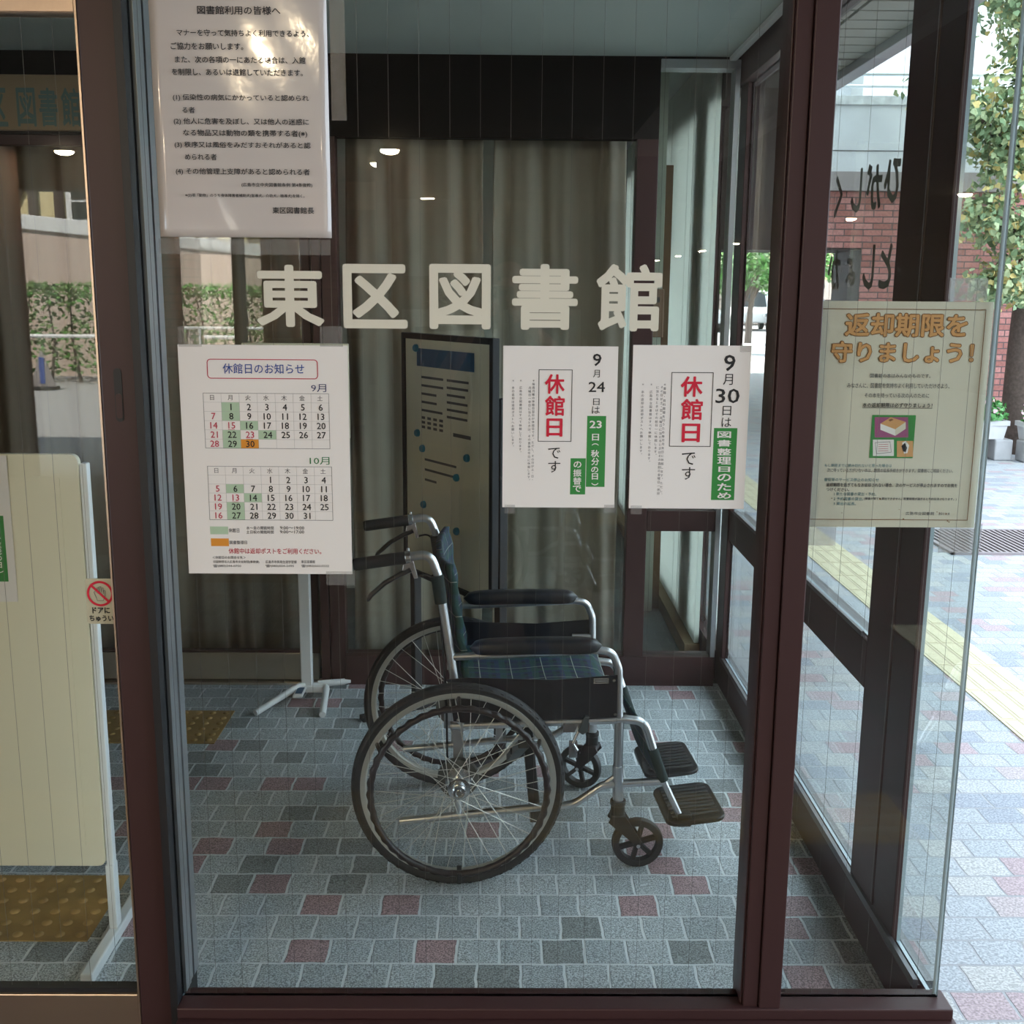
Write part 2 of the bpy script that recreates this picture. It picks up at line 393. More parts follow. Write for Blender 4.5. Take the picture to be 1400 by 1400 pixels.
class Sheet:
    """flat lettering on an upright plane: depth y for planes that face the viewer"""
    def __init__(s, y, fn=None): s.y = y; s.l = {}; s.fn = fn or (lambda x, z, d: (x, y-d, z))
    def mb(s, col): return s.l.setdefault(col, MB())
    def put(s, col, vs, fs, d):
        b = s.mb(col); o = len(b.v); b.v += [s.fn(v[0], v[1], d+(v[2] if len(v) > 2 else 0)) for v in vs]
        for f in fs: b.face(tuple(o+i for i in f))
    def fitw(s, body, x0, x1, z0, z1, col='black', bold=0, d=.0009):
        vs, fs, bb = glyphs(body, bold); sx = (x1-x0)/(bb[1]-bb[0]); sz = (z1-z0)/(bb[3]-bb[2])
        s.put(col, [(x0+(v[0]-bb[0])*sx, z0+(v[1]-bb[2])*sz, *v[2:]) for v in vs], fs, d)
    def fit(s, body, px0, py0, px1, py1, col='black', bold=0, d=.0009):
        a = at(px0, (py0+py1)/2, Y=s.y); b = at(px1, (py0+py1)/2, Y=s.y); t = at((px0+px1)/2, py0, Y=s.y); u = at((px0+px1)/2, py1, Y=s.y)
        s.fitw(body, a.x, b.x, u.z, t.z, col, bold, d)
    def cen(s, body, cx, cz, size, col='black', bold=0, d=.0009):
        vs, fs, bb = glyphs(body, bold); mx, mz = (bb[0]+bb[1])/2, (bb[2]+bb[3])/2
        s.put(col, [(cx+(v[0]-mx)*size, cz+(v[1]-mz)*size, *v[2:]) for v in vs], fs, d)
    def column(s, body, px, py0, py1, w_, col='grey_ink', d=.0009):
        n = len(body); a = at(px, py0, Y=s.y); b = at(px, py1, Y=s.y); st = (a.z-b.z)/n
        for i, ch in enumerate(body):
            z = a.z-(i+.5)*st
            if ch in '　 ': continue
            if ch in '（）(): ': ch = {'（': '︵', '）': '︶'}.get(ch, ch)
            if ch in '、。': s.cen(ch, a.x+w_*.25, z+st*.25, w_, col, 0, d)
            else: s.cen(ch, a.x, z, w_, col, 0, d)
    def rect(s, x0, x1, z0, z1, col, d=.0005): s.put(col, [(x0, z0), (x1, z0), (x1, z1), (x0, z1)], [(0, 1, 2, 3)], d)
    def prect(s, px0, py0, px1, py1, col, d=.0005):
        a = at(px0, (py0+py1)/2, Y=s.y); b = at(px1, (py0+py1)/2, Y=s.y); t = at((px0+px1)/2, py0, Y=s.y); u = at((px0+px1)/2, py1, Y=s.y)
        s.rect(a.x, b.x, u.z, t.z, col, d); return a.x, b.x, u.z, t.z
    def poly(s, pts, col, d=.0007): s.put(col, pts, [tuple(range(len(pts)))], d)
    def loop(s, pts, wd, col, d=.0008, closed=True):
        n = len(pts); L = []; 
        for i in range(n):
            p = Vector(pts[i]).to_2d() if not isinstance(pts[i], Vector) else pts[i]
            a = Vector(pts[i-1] if (closed or i > 0) else pts[i]); c = Vector(pts[(i+1) % n] if (closed or i < n-1) else pts[i])
            t = (c-a).normalized(); nn = Vector((-t.y, t.x))*wd/2; L.append((Vector(pts[i])+nn, Vector(pts[i])-nn))
        vs = [tuple(p) for pr in L for p in pr]
        fs = [(2*i, 2*i+1, 2*((i+1) % n)+1, 2*((i+1) % n)) for i in range(n if closed else n-1)]
        s.put(col, vs, fs, d)
    def frame(s, x0, x1, z0, z1, wd, col, d=.0008):
        s.rect(x0, x1, z1-wd, z1, col, d); s.rect(x0, x1, z0, z0+wd, col, d); s.rect(x0, x0+wd, z0, z1, col, d); s.rect(x1-wd, x1, z0, z1, col, d)
    def build(s, parent, names=None):
        for col, b in s.l.items():
            o = b.build((names or {}).get(col, 'printed_text'), col, parent, fix=False)

# =================================================================== SETTING
D = 1.99            # the shop-front glass stands in this upright plane
ST = dict(kind='structure')
def st(name, mb, m, label, cat, bevel=0, smooth=False, parent=None):
    return tag(mb.build(name, m, parent, smooth, bevel), label, cat, kind='structure')
st('floor', MB().box(-3.5, .88, 1.99, 4.18, -.1, 0), 'paver', 'granite sett floor inside the glazed entrance lobby', 'floor')
st('floor_porch', MB().box(-12, 4.4, -5.2, 1.99, -.1, 0), 'paver_porch', 'brown sett paving under the porch, widened to dim its reflection', 'floor')  # dark setts carried past the porch edge to dim reflections in the glass
st('floor_plaza', MB().box(.93, 40, 1.99, 60, -.1, 0).box(4.4, 40, -5.2, 1.99, -.1, 0).box(.93, 40, -30, -5.2, -.1, 0), 'paver_out', 'grey and pink sett plaza outside the right glass wall', 'floor')
st('floor_street', MB().box(-40, .93, -40, -5.2, -.1, 0), 'asphalt', 'pale street paving in front of the half-timbered house', 'floor')
st('floor_corridor', MB().box(-3.5, .88, 4.18, 10, -.1, 0), 'carpet', 'dull grey corridor floor behind the back windows', 'floor')
# ceilings
cl = MB().box(-3.5, .82, 2.05, 4.16, 2.35, 2.42)
st('ceiling', cl, 'ceiling', 'pale grey-green board ceiling of the lobby', 'ceiling')
st('trim_1', MB().box(.80, .822, 2.05, 4.16, 2.335, 2.352), 'white', 'thin white edge trim along the right side of the lobby ceiling', 'trim')
st('ceiling_corridor', MB().box(-3.5, .88, 4.22, 10, 2.5, 2.56), 'white', 'white ceiling of the corridor behind the back windows', 'ceiling')
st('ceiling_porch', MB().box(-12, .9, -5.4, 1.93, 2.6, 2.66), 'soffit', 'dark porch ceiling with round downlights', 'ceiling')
st('ceiling_arcade', MB().box(.9, 1.72, -30, -5.2, 2.62, 2.7).box(1.72, 3.0, -2.4, -.4, 2.62, 2.7).box(1.72, 4.4, -5.2, -2.4, 2.62, 2.7).box(1.72, 9, -30, -5.2, 2.62, 2.7), 'soffit', 'dark arcade ceiling with a row of downlights and an added front that screens the sky', 'ceiling')  # stepped front pieces shaped to hide sky from the glass yet light the posters
sl = MB()
for i in range(131):
    y = -5.2+.15*i
    sl.box(.9, 1.352, y, y+.132, 2.6, 2.63); sl.box(1.368, 1.64, y, y+.132, 2.6, 2.63)
M['slat'] = mat('soffit_slat', (.36, .33, .295), .8)
st('ceiling_soffit', sl, 'slat', 'slatted brown-grey eaves soffit outside the right glass wall', 'ceiling')
st('ceiling_soffit_back', MB().box(.9, 1.64, -5.2, 14.45, 2.63, 2.72), 'darkpanel', 'dark backing above the slatted eaves soffit', 'ceiling')
st('trim_2', MB().box(1.64, 1.72, -5.2, 14.45, 2.56, 2.74), 'alu', 'pale metal fascia along the outer edge of the eaves', 'trim', bevel=.004)
st('wall_upper_shade', MB().box(-20, 1.64, 2.1, 22, 2.74, 10.4), 'cream_wall', 'unseen upper storeys of the library, added to block the sun', 'wall')  # unseen mass added as shadow caster, sized to keep porch and plaza sunless
# front: sill, posts, header
st('trim_3', MB().box(-.634, .905, 1.93, 2.05, 0, .112).box(-.634, .90, 1.945, 2.012, .112, .136), 'frame', 'low dark brown sill under the front window', 'trim', bevel=.003)
st('trim_4', MB().box(-.648, -.634, 1.955, 2.09, 0, 2.3).box(-.70, -.648, 2.02, 2.09, 0, 2.3), 'gasket', 'black left jamb post of the front window', 'trim')
st('trim_5', MB().box(-.634, -.628, 1.997, 2.03, .136, 2.3).box(-.634, -.630, 2.035, 2.05, .136, 2.3).box(-.634, -.628, 2.055, 2.085, .136, 2.3), 'alu', 'grey metal strips on the left jamb reveal, pale for the daylight on it', 'trim')  # pale metal colour stands for daylight caught on the jamb reveal
st('trim_6', MB().box(.484, .513, 1.955, 2.05, 0, 2.3).box(.5145, .557, 1.95, 2.055, 0, 2.3).box(.480, .484, 1.965, 2.04, .136, 2.3), 'frame', 'dark brown post between the two front panes', 'trim', bevel=.002)
st('trim_7', MB().box(-3.5, .905, 1.93, 2.07, 2.3, 2.6), 'frame', 'dark brown header above the front glass', 'trim')
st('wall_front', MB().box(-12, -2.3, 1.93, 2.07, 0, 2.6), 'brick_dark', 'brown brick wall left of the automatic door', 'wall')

def pane(name, parent, x0, x1, y0, y1, z0, z1, wires=True, pitch=.0525, off=.02):
    b = MB(); thin = 0 if (x1-x0) < (y1-y0) else 1
    k = len(b.f); b.box(x0, x1, y0, y1, z0, z1)
    # faces: bottom, top, -y, +x, +y, -x
    big = {3, 5} if thin == 0 else {2, 4}
    for i in range(6): b.m[k+i] = 0 if i in big else 1
    if wires:
        b.k = 2
        if thin == 1:
            x = x0+off
            while x < x1-.005: b.box(x-.0002, x+.0002, (y0+y1)/2-.0003, (y0+y1)/2+.0003, z0+.001, z1-.001); x += pitch
        else:
            y = y0+off
            while y < y1-.005: b.box((x0+x1)/2-.0003, (x0+x1)/2+.0003, y-.00035, y+.00035, z0+.001, z1-.001); y += pitch
    return b.build(name, ['glass', 'glass_edge', 'wire'], parent, fix=False)
def window(n, label, *a, **k):
    e = empty('window_%d' % n, ((a[0]+a[1])/2, (a[2]+a[3])/2, a[4]), label=label, cat='window', kind='structure')
    o = pane('glass_pane', e, *a, **k); o.matrix_parent_inverse = Matrix.Translation(e.location).inverted(); return e
def kids(e, *obs):
    for o in obs: o.parent = e; o.matrix_parent_inverse = Matrix.Translation(e.location).inverted()
    return e
window(1, 'large wired front pane carrying the library lettering', -.634, .484, 1.986, 1.994, .136, 2.3, off=.0155)
window(2, 'narrow wired front pane at the right corner', .557, .883, 1.986, 1.994, .136, 2.3, off=.02)
window(3, 'narrow side pane between corner and right wall post', .876, .884, 1.996, 2.20, .125, 2.27, wires=False)
window(4, 'upper pane of the right glass wall', .876, .884, 2.505, 4.12, .725, 2.26, wires=False)
window(5, 'lower pane of the right glass wall under the rail', .876, .884, 2.505, 4.12, .125, .60, wires=False)
# right wall frame
st('trim_8', MB().box(.862, .905, 2.07, 4.16, 0, .105), 'frame', 'dark brown base rail of the right glass wall', 'trim', bevel=.002)
st('trim_9', MB().box(.862, .872, 2.06, 4.16, .105, .125).box(.889, .905, 2.06, 4.16, .105, .122), 'alu_dark', 'grey metal glazing strips on the right base rail', 'trim')
st('trim_10', MB().box(.868, .900, 2.345, 2.505, 0, 2.6).box(.870, .888, 2.215, 2.343, 0, 2.6), 'frame', 'broad dark brown post in the right glass wall', 'trim', bevel=.003)
st('trim_11', MB().box(.868, .900, 2.505, 4.12, .60, .715), 'frame', 'dark brown middle rail of the right glass wall', 'trim', bevel=.002)
st('trim_12', MB().box(.868, .8755, 2.55, 4.06, .715, .727).box(.8845, .915, 2.55, 4.06, .70, .722), 'alu_dark', 'grey metal strips on the right middle rail, pale for sky light on its top', 'trim')  # grey caps stand for sky light lying on the brown rail top
st('trim_13', MB().box(.845, .915, 2.06, 4.2, 2.26, 2.6), 'frame', 'dark brown head rail of the right glass wall', 'trim', bevel=.003)
st('trim_14', MB().box(.862, .886, 4.12, 4.24, 0, 2.6), 'frame', 'dark brown corner post where right and back walls meet', 'trim', bevel=.002)
# right wall further back
st('trim_15', MB().box(.85, .915, 4.24, 14.4, 0, .12).box(.85, .915, 4.24, 14.4, 2.26, 2.6).box(.868, .892, 4.64, 4.92, .12, 2.26).box(.868, .892, 7, 7.2, .12, 2.26).box(.85, .92, 9.3, 14.4, .12, 2.26),
   'frame', 'dark brown frame of the corridor side windows', 'trim')
window(6, 'side pane of the corridor beyond the back wall', .876, .884, 4.24, 4.64, .12, 2.26, wires=False)
window(7, 'side pane of the corridor behind the pale panels', .876, .884, 4.92, 7, .12, 2.26, wires=False)
window(8, 'farthest side pane of the corridor', .876, .884, 7.2, 9.3, .12, 2.26, wires=False)
# back wall
st('wall_back', MB().box(-3.5, .84, 4.16, 4.22, 2.068, 2.6), 'darkpanel', 'dark transom panel above the back door and windows', 'wall')
st('trim_16', MB().box(-.705, -.672, 4.15, 4.22, 0, 2.068).box(-.668, -.61, 4.155, 4.22, 0, 2.068), 'frame', 'dark post between back door and curtained window', 'trim', bevel=.002)
st('trim_17', MB().box(.48, .557, 4.155, 4.23, .12, 2.068), 'frame', 'dark post between curtained window and right back window', 'trim', bevel=.002)
st('trim_18', MB().box(-.61, .84, 4.15, 4.23, 0, .12), 'frame', 'dark bottom rail under the back windows', 'trim', bevel=.002)
st('trim_19', MB().box(.557, .84, 4.155, 4.23, .625, .705), 'frame', 'dark rail across the right back window', 'trim', bevel=.002)
st('trim_20', MB().box(.822, .84, 4.15, 4.23, .12, 2.32).box(.557, .84, 4.15, 4.23, 2.31, 2.34), 'alu', 'grey metal edge of the right back window', 'trim')
bpy.data.objects.remove(bpy.data.objects['wall_back'])
st('wall_back', MB().box(-3.5, .557, 4.16, 4.22, 2.068, 2.6).box(.557, .84, 4.16, 4.22, 2.33, 2.6), 'darkpanel', 'dark transom panel above the back door and windows', 'wall')
window(9, 'curtained glass of the back wall behind the wheelchair', -.61, .48, 4.186, 4.194, .12, 2.068, wires=False)
window(10, 'upper right back window looking into the corridor', .557, .822, 4.186, 4.194, .705, 2.31, wires=False)
window(11, 'lower right back window looking into the corridor', .557, .822, 4.186, 4.194, .12, .625, wires=False)
# shell behind and beside
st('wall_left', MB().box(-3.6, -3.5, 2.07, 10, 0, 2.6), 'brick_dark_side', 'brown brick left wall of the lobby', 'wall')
st('wall_corridor_end', MB().box(-3.5, .88, 10, 10.1, 0, 2.6), 'cream_wall', 'pale end wall of the corridor', 'wall')
st('wall_inner', MB().box(-3.5, .50, 5.6, 5.7, 0, 2.5), 'cream_wall', 'plain wall behind the curtains', 'wall')

tag(MB().box(.95, 1.31, 5.5, 5.58, 1.735, 2.6).build('hanging_panel', 'frame', bevel=.004), 'dark brown panel hanging under the eaves outside the right glass wall', 'panel')
# ---- automatic door at the left
d1 = empty('door_1', (-1.05, D, .02), label='automatic sliding glass door with bronze rails at the left', cat='door', kind='structure')
kids(d1, pane('glass_pane', None, -1.46, -.706, 1.984, 1.992, .15, 1.972, off=.015),
     MB().box(-.713, -.6485, 1.968, 2.012, .02, 2.12).build('door_stile', 'frame', bevel=.004),
     MB().box(-.7165, -.713, 1.968, 2.005, .02, 2.12).build('edge_strip', 'bronze'),
     MB().box(-1.46, -.7165, 1.972, 2.006, .02, .148).build('kick_plate', 'bronze', bevel=.003),
     MB().box(-1.46, -.7165, 1.978, 2.000, .148, .158).build('glazing_bead', 'gasket'),
     MB().box(-1.46, -.7165, 1.972, 2.006, 1.972, 2.12).build('top_rail', 'bronze', bevel=.003),
     MB().box(-1.53, -1.46, 1.968, 2.012, .02, 2.12).build('door_stile', 'frame', bevel=.004))
h = MB().prism(rrect(-.688, -.674, 1.29, 1.385, .0068), 1.9668, 1.9695).build('pull_recess', 'gasket'); kids(d1, h)
h2 = MB().prism(rrect(-.6865, -.6755, 1.296, 1.34, .005), 1.966, 1.968).build('latch', 'frame'); kids(d1, h2)
# ---- back automatic door
d2 = empty('door_2', (-1.35, 4.19, 0), label='dark automatic back door with a steel kick plate', cat='door', kind='structure')
kids(d2, pane('glass_pane', None, -1.98, -.75, 4.186, 4.194, .13, 2.03, wires=False),
     MB().box(-1.98, -.72, 4.17, 4.205, .012, .122).build('kick_plate', 'steel', bevel=.002),
     MB().box(-.75, -.715, 4.168, 4.208, .122, 2.03).box(-2.02, -1.98, 4.168, 4.208, .012, 2.03).box(-1.98, -.75, 4.168, 4.208, 2.03, 2.066).box(-1.98, -.75, 4.17, 4.206, .122, .13).build('door_frame', 'frame', bevel=.002),
     MB().box(-2.02, -.71, 4.14, 4.20, .0, .008).build('threshold', 'steel'))
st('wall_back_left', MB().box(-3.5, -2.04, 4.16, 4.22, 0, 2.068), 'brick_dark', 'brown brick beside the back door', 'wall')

# ---- curtains, corridor
def curtain(x0, x1, y, z0, z1, wl, amp, seed):
    rnd = random.Random(seed); b = MB(); n = int((x1-x0)/.008); rows = []
    ph = [rnd.uniform(0, 6) for _ in range(4)]
    for k in range(9):
        z = z0+(z1-z0)*k/8; row = []
        for i in range(n+1):
            x = x0+(x1-x0)*i/n; u = x/wl*2*PI
            a = amp*(math.sin(u+ph[0]+.5*math.sin(u*.31+ph[1]))+.35*math.sin(2.1*u+ph[2]+.2*k)+.3*math.sin(.43*u+ph[3]))
            row.append((x+.006*math.sin(k*.9+u*.5), y+a, z))
        rows.append(row)
    return b.grid(rows)
for (x0, x1, sd_, lb) in ((-.60, -.075, 3, 'grey-brown pleated curtain behind the notice board'), (-.035, .465, 8, 'grey-brown pleated curtain behind the September closure notices'), (-2.0, -.72, 5, 'drawn grey-brown curtain behind the steel-plated back door')):
    o = curtain(x0, x1, 4.33, .02, 2.2, .15, .016, sd_).build('curtain', 'curtain', smooth=True, fix=False)
    so = o.modifiers.new('thick', 'SOLIDIFY'); so.thickness = .003
    tag(o, lb, 'curtain', 'pleated curtains behind the back glass')
pn = empty('wall_panel', (.82, 5, 0), label='row of pale green-white wall panels along the corridor window', cat='panel')
for i, (y0, y1) in enumerate(((4.47, 4.78), (4.785, 5.1), (5.105, 5.6), (5.605, 6.6), (6.605, 7.6))):
    kids(pn, MB().box(.815, .835, y0, y1, .075, 2.46).build('panel_board', 'panel_blind', bevel=.002))
kids(pn, MB().box(.775, .84, 4.47, 7.6, 0, .07).build('panel_plinth', 'sign_wood', bevel=.002))
st('pillar_1', MB().box(.645, .735, 5.2, 5.42, 0, 2.5), 'panel_blind', 'pale slim pillar in the corridor', 'pillar', bevel=.003)
tag(MB().box(.738, .775, 5.25, 5.33, 0, 2.1).build('door_post', 'wood'), 'brown wooden door post between pale pillar and wall panels', 'post')
bx = empty('control_box', (.585, 4.27, 1.45), label='small brown control box behind the upper right back window', cat='box')
kids(bx, MB().box(.552, .607, 4.24, 4.29, 1.36, 1.54).build('casing', 'wood', bevel=.003), MB().box(.57, .59, 4.236, 4.24, 1.49, 1.51).build('button', 'black'))

# ---- tactile paving
def tact_bars(x0, x1, y0, y1, along, m, name, label):
    b = MB(); b.box(x0, x1, y0, y1, 0, .004); n = 4; b.k = 0
    if along == 'y':
        wd = (x1-x0)/n; yy = y0
        while yy < y1-.01:
            ye = min(yy+.3, y1)
            for i in range(n): b.box(x0+wd*(i+.2), x0+wd*(i+.8), yy+.012, ye-.012, .004, .0055)
            b.k = 1; b.box(x0, x1, ye-.002, ye+.002, .004, .0045); b.k = 0
            yy += .3
        b.k = 1
        for i in range(1, n): b.box(x0+wd*i-.0035, x0+wd*i+.0035, y0, y1, .004, .0046)
    else:
        wd = (y1-y0)/n; xx = x0
        while xx < x1-.01:
            xe = min(xx+.3, x1)
            for i in range(n): b.box(xx+.012, xe-.012, y0+wd*(i+.26), y0+wd*(i+.74), .004, .009)
            xx += .3
        b.k = 1
        for i in range(1, n): b.box(x0, x1, y0+wd*i-.006, y0+wd*i+.006, .004, .0046)
    st(name, b, [m, 'groove'], label, 'paving')
M['groove'] = mat('tactile_groove', (.46, .40, .28), .8)
tact_bars(1.825, 2.095, -1, 14, 'y', 'tactile', 'tactile_paving', 'cream yellow tactile strip along the plaza outside the right glass')
tact_bars(-4, 1.2, .79, 1.10, 'x', 'tactile_old', 'tactile_paving', 'ochre tactile strip in front of the entrance glass')
def tact_dots(x0, y0, nx, ny, label):
    b = MB(); b.box(x0, x0+nx*.3, y0, y0+ny*.3, 0, .003)
    for i in range(nx*6):
        for j in range(ny*6):
            b.lathe([(.0125, .003), (.0105, .006), (.006, .0085), (.0001, .0088)], (x0+.025+.05*i, y0+.025+.05*j, 0), n=10)
    st('tactile_paving', b, 'tactile_old', label, 'paving', smooth=True)
tact_dots(-1.58, 2.385, 2, 1, 'ochre dotted warning tiles under the white display board')
tact_dots(-1.58, 3.56, 2, 1, 'ochre dotted warning tiles in front of the back door')

# =================================================================== NOTICES ON THE GLASS
def sheet_root(name, label, cat, px, W, H, y, m, edge=True):
    e = empty(name, (0, 0, 0), label=label, cat=cat)
    return e
def board_quad(px0, py0, px1, py1, Y):
    a = at((px0), py0, Y=Y); b = at(px1, py1, Y=Y); return a.x, b.x, b.z, a.z
YP = 1.9845          # papers on the outer face of the glass
def tapes(e, lst, y=None, m='tape'):
    for i, (a, b, c, d) in enumerate(lst):
        x0, x1, z0, z1 = board_quad(a, b, c, d, YP); y_ = y or YP
        MB().box(x0, x1, y_-.0014, y_-.0009, z0, z1).build('tape', m, e)

# library name in five cut letters
lt = empty('glass_lettering', label='library name in five cream characters on the front pane', cat='lettering')
for ch, a, b in (('東', 350, 443), ('区', 469, 557), ('図', 587, 671), ('書', 700, 790), ('館', 815, 905)):
    s = Sheet(1.9855); s.fit(ch, a, {'東': 362, '区': 361, '図': 361, '書': 361, '館': 361}[ch], b, {'東': 447, '区': 449, '図': 450, '書': 451, '館': 453}[ch], 'lettering', bold=.026, d=.0004)
    s.build(lt, {'lettering': 'letter'})

def paper(e, x0, x1, z0, z1, m, y=YP, t=.0003): return MB().box(x0, x1, y-t, y, z0, z1).build('paper', m, e)

# ---- calendar
e = empty('calendar_poster', label='white poster with two monthly calendars of closing days', cat='poster')
paper(e, -.5775, -.276, 1.008, 1.4265, 'paper')
s = Sheet(YP)
L = [Vector(p) for p in rrect(*board_quad(283, 491, 434.5, 518, YP), .006)]; s.loop(L, .0016, 'rose_ink')
s.fit('休館日のお知らせ', 304.7, 497, 416, 511, 'blue_ink', .008)
s.fit('9月', 425.4, 525.2, 446, 536, 'navy_ink'); s.fit('10月', 423.6, 624.8, 450.5, 635.2, 'month_ink')
def month(x0, x1, z0, z1, first, last, green, orange, red, under, subs={}):
    cw, rh = (x1-x0)/7, (z1-z0)/6
    s.frame(x0, x1, z0, z1, .0006, 'grey_ink')
    for i in range(1, 7): s.rect(x0+cw*i-.0002, x0+cw*i+.0002, z0, z1, 'line_ink', .0006); s.rect(x0, x1, z1-rh*i-.0002, z1-rh*i+.0002, 'line_ink', .0006)
    for i, c in enumerate('日月火水木金土'): s.cen(c, x0+cw*(i+.5), z1-rh*.5, .0105, 'grey_ink')
    for dd in range(1, last+1):
        k = dd-1+first; c, r_ = k % 7, k//7; cx, cz = x0+cw*(c+.5), z1-rh*(r_+1.5)
        if dd in green: s.rect(cx-cw/2, cx+cw/2, cz-rh/2, cz+rh/2, 'pale_green_ink', .0004)
        if dd in orange: s.rect(cx-cw/2, cx+cw/2, cz-rh/2, cz+rh/2, 'orange_ink', .0004)
        s.cen(subs.get(dd, str(dd)), cx+.001, cz, .0165, 'rose_ink' if dd in red else 'black', .012)
        if dd in under: s.rect(cx-.006, cx+.006, cz-.0082, cz-.0074, 'rose_ink')
a, b = at(277.5, 537, Y=YP), at(451.5, 613.8, Y=YP)
month(a.x, b.x, b.z, a.z, 1, 30, {1, 8, 16, 22, 24, 29}, {30}, {7, 14, 15, 21, 23, 28}, {15, 23})
a, b = at(283.5, 637, Y=YP), at(455.5, 711.5, Y=YP)
month(a.x, b.x, b.z, a.z, 3, 31, {6, 14, 20, 27}, set(), {5, 12, 13, 19, 26}, {13}, {26: '16'})
s.prect(287.5, 719.8, 312, 730.4, 'pale_green_ink'); s.prect(288.6, 736, 313, 746.6, 'orange_ink')
for t_, q in (('休館日', (313, 722, 327.3, 728)), ('水～金の開館時間', (337, 719.3, 374.3, 724)), ('9:00～19:00', (383, 719.5, 416, 723.8)), ('土日祝の開館時間', (337, 725, 374.3, 729.6)), ('9:00～17:00', (383, 725, 416, 729.3)),
              ('図書整理日', (314, 739, 338, 744)), ('＜休館日のお問合せ先＞', (290.7, 760, 336, 764)), ('公益財団法人広島市文化財団(事務課)', (291.4, 766, 354.6, 770.2)), ('広島市市民局生涯学習課', (363.3, 766, 405.7, 770.2)),
              ('東区図書館', (412, 765.8, 430.8, 770)), ('☎(082)244-0750', (291.4, 771.6, 329.8, 775.8)), ('☎(082)504-2495', (363.3, 771.6, 402, 775.8)), ('☎(082)262-5522', (412, 771.6, 450, 775.8))):
    s.fit(t_, *q, 'grey_ink', .012)
s.fit('休館中は返却ポストをご利用ください。', 312.8, 749.5, 439.4, 757.3, 'rose_ink', .012)
s.build(e, {'pale_green_ink': 'closed_day_marks', 'orange_ink': 'sorting_day_mark', 'line_ink': 'calendar_grid'})
tapes(e, [(437, 446, 469, 474), (446, 781, 486, 800), (243, 446, 276, 474)])

# ---- two closure notices
def notice24(s, X=0):
    s.fit('9', 810.6, 483.5, 822.3, 500.5, 'black', .012); s.fit('月', 811, 505.6, 820, 516, 'black'); s.fit('24', 804.7, 522, 827, 535.9, 'black', .008)
    s.fit('日', 811, 544.7, 819.6, 553.9, 'black'); s.fit('は', 809.3, 555.5, 820, 565.5, 'black')
    s.prect(801.9, 568.6, 827.6, 665.6, 'green_ink'); s.prect(779.6, 626.5, 800.4, 675.9, 'green_ink')
    for t_, q, bo in (('23', (806, 575, 822.7, 585.4), .02), ('日', (809.3, 593, 818.9, 602.3), .02), ('︵', (809, 606, 818.5, 609), .02), ('秋', (807.8, 615, 819, 625), .02), ('分', (808.4, 626, 819, 636), .02), ('の', (808, 638, 818, 646), .02), ('日', (809, 647, 817.5, 655.5), .02), ('︶', (808.5, 660, 818, 663.5), .02),
                      ('の', (784, 630.5, 795, 639.5), .02), ('振', (783.5, 641.5, 794.8, 651.5), .02), ('替', (783.5, 652.5, 794.8, 662.5), .02), ('で', (783, 663.5, 794.5, 672.5), .02)): s.fit(t_, *q, 'white_ink', bo, d=.0011)
    q = board_quad(736.6, 505, 781, 603.9, s.y); s.frame(*q, .0011, 'black')
    for ch, a, b in (('休', 511.5, 538.5), ('館', 541, 568.5), ('日', 572, 597)): s.fit(ch, 745 if ch != '日' else 747, a, 772 if ch != '日' else 769, b, 'red_ink', .022)
    s.fit('で', 749.4, 612, 766, 627, 'black'); s.fit('す', 749.4, 630.3, 766, 646, 'black')
    for t_, px, a, b in (('＊毎週月曜の休館日翌日が休館日です。ただし、その日が土・日・', 729.5, 518, 658), ('月曜日（休日に当たるときは、その直後の平日に休館します。', 724.3, 528, 659), ('＊　広島市立図書館はすべて休館しております。', 712.1, 518, 621), ('＊　本の返却は返却ポストへお願いします。', 701.7, 518, 613)): s.column(t_, px, a, b, .0053)
e = empty('closure_notice', label='white closure notice for September 24 with a stepped green strip', cat='notice', group='closure notices on the front glass')
q = board_quad(686.3, 472.6, 842.5, 693.6, YP); paper(e, .0005, .2055, 1.136, 1.4285, 'paper'); s = Sheet(YP); notice24(s)
s.build(e, {'green_ink': 'green_strip', 'red_ink': 'closed_heading'}); tapes(e, [(690, 690, 704, 702), (826, 690, 842, 701)])
e = empty('closure_notice', label='white closure notice for September 30 with one straight green strip', cat='notice', group='closure notices on the front glass')
paper(e, .232, .443, 1.1355, 1.4315, 'paper'); s = Sheet(YP)
s.fit('9', 989.8, 485, 1005.4, 507.4, 'black', .014); s.fit('月', 988.6, 511.3, 1001.9, 526.2, 'black'); s.fit('30', 978.3, 531.3, 1011, 551.2, 'black', .01); s.fit('日', 987.8, 555, 999.6, 567.9, 'black'); s.fit('は', 986.5, 571, 999.6, 583.8, 'black')
s.prect(974, 585.2, 1005.8, 683.6, 'green_ink')
for ch, a, b in (('図', 589.7, 598.7), ('書', 601.3, 610.3), ('整', 612.9, 622.4), ('理', 624.4, 634.7), ('日', 637.8, 645), ('の', 647.6, 657.8), ('た', 660.4, 670.7), ('め', 673, 681.8)): s.fit(ch, 980.5 if ch != '日' else 982, a, 999.5 if ch != '日' else 998, b, 'white_ink', .02, d=.0011)
s.frame(*board_quad(918.2, 508.7, 971.3, 610.8, YP), .0012, 'black')
for ch, a, b in (('休', 514.3, 542.6), ('館', 545.2, 574.3), ('日', 579, 604.6)): s.fit(ch, 930.7 if ch != '日' else 932, a, 960.6 if ch != '日' else 957, b, 'red_ink', .022)
s.fit('で', 932, 618.5, 950.8, 635.5, 'black'); s.fit('す', 932, 638.6, 950, 655.8, 'black')
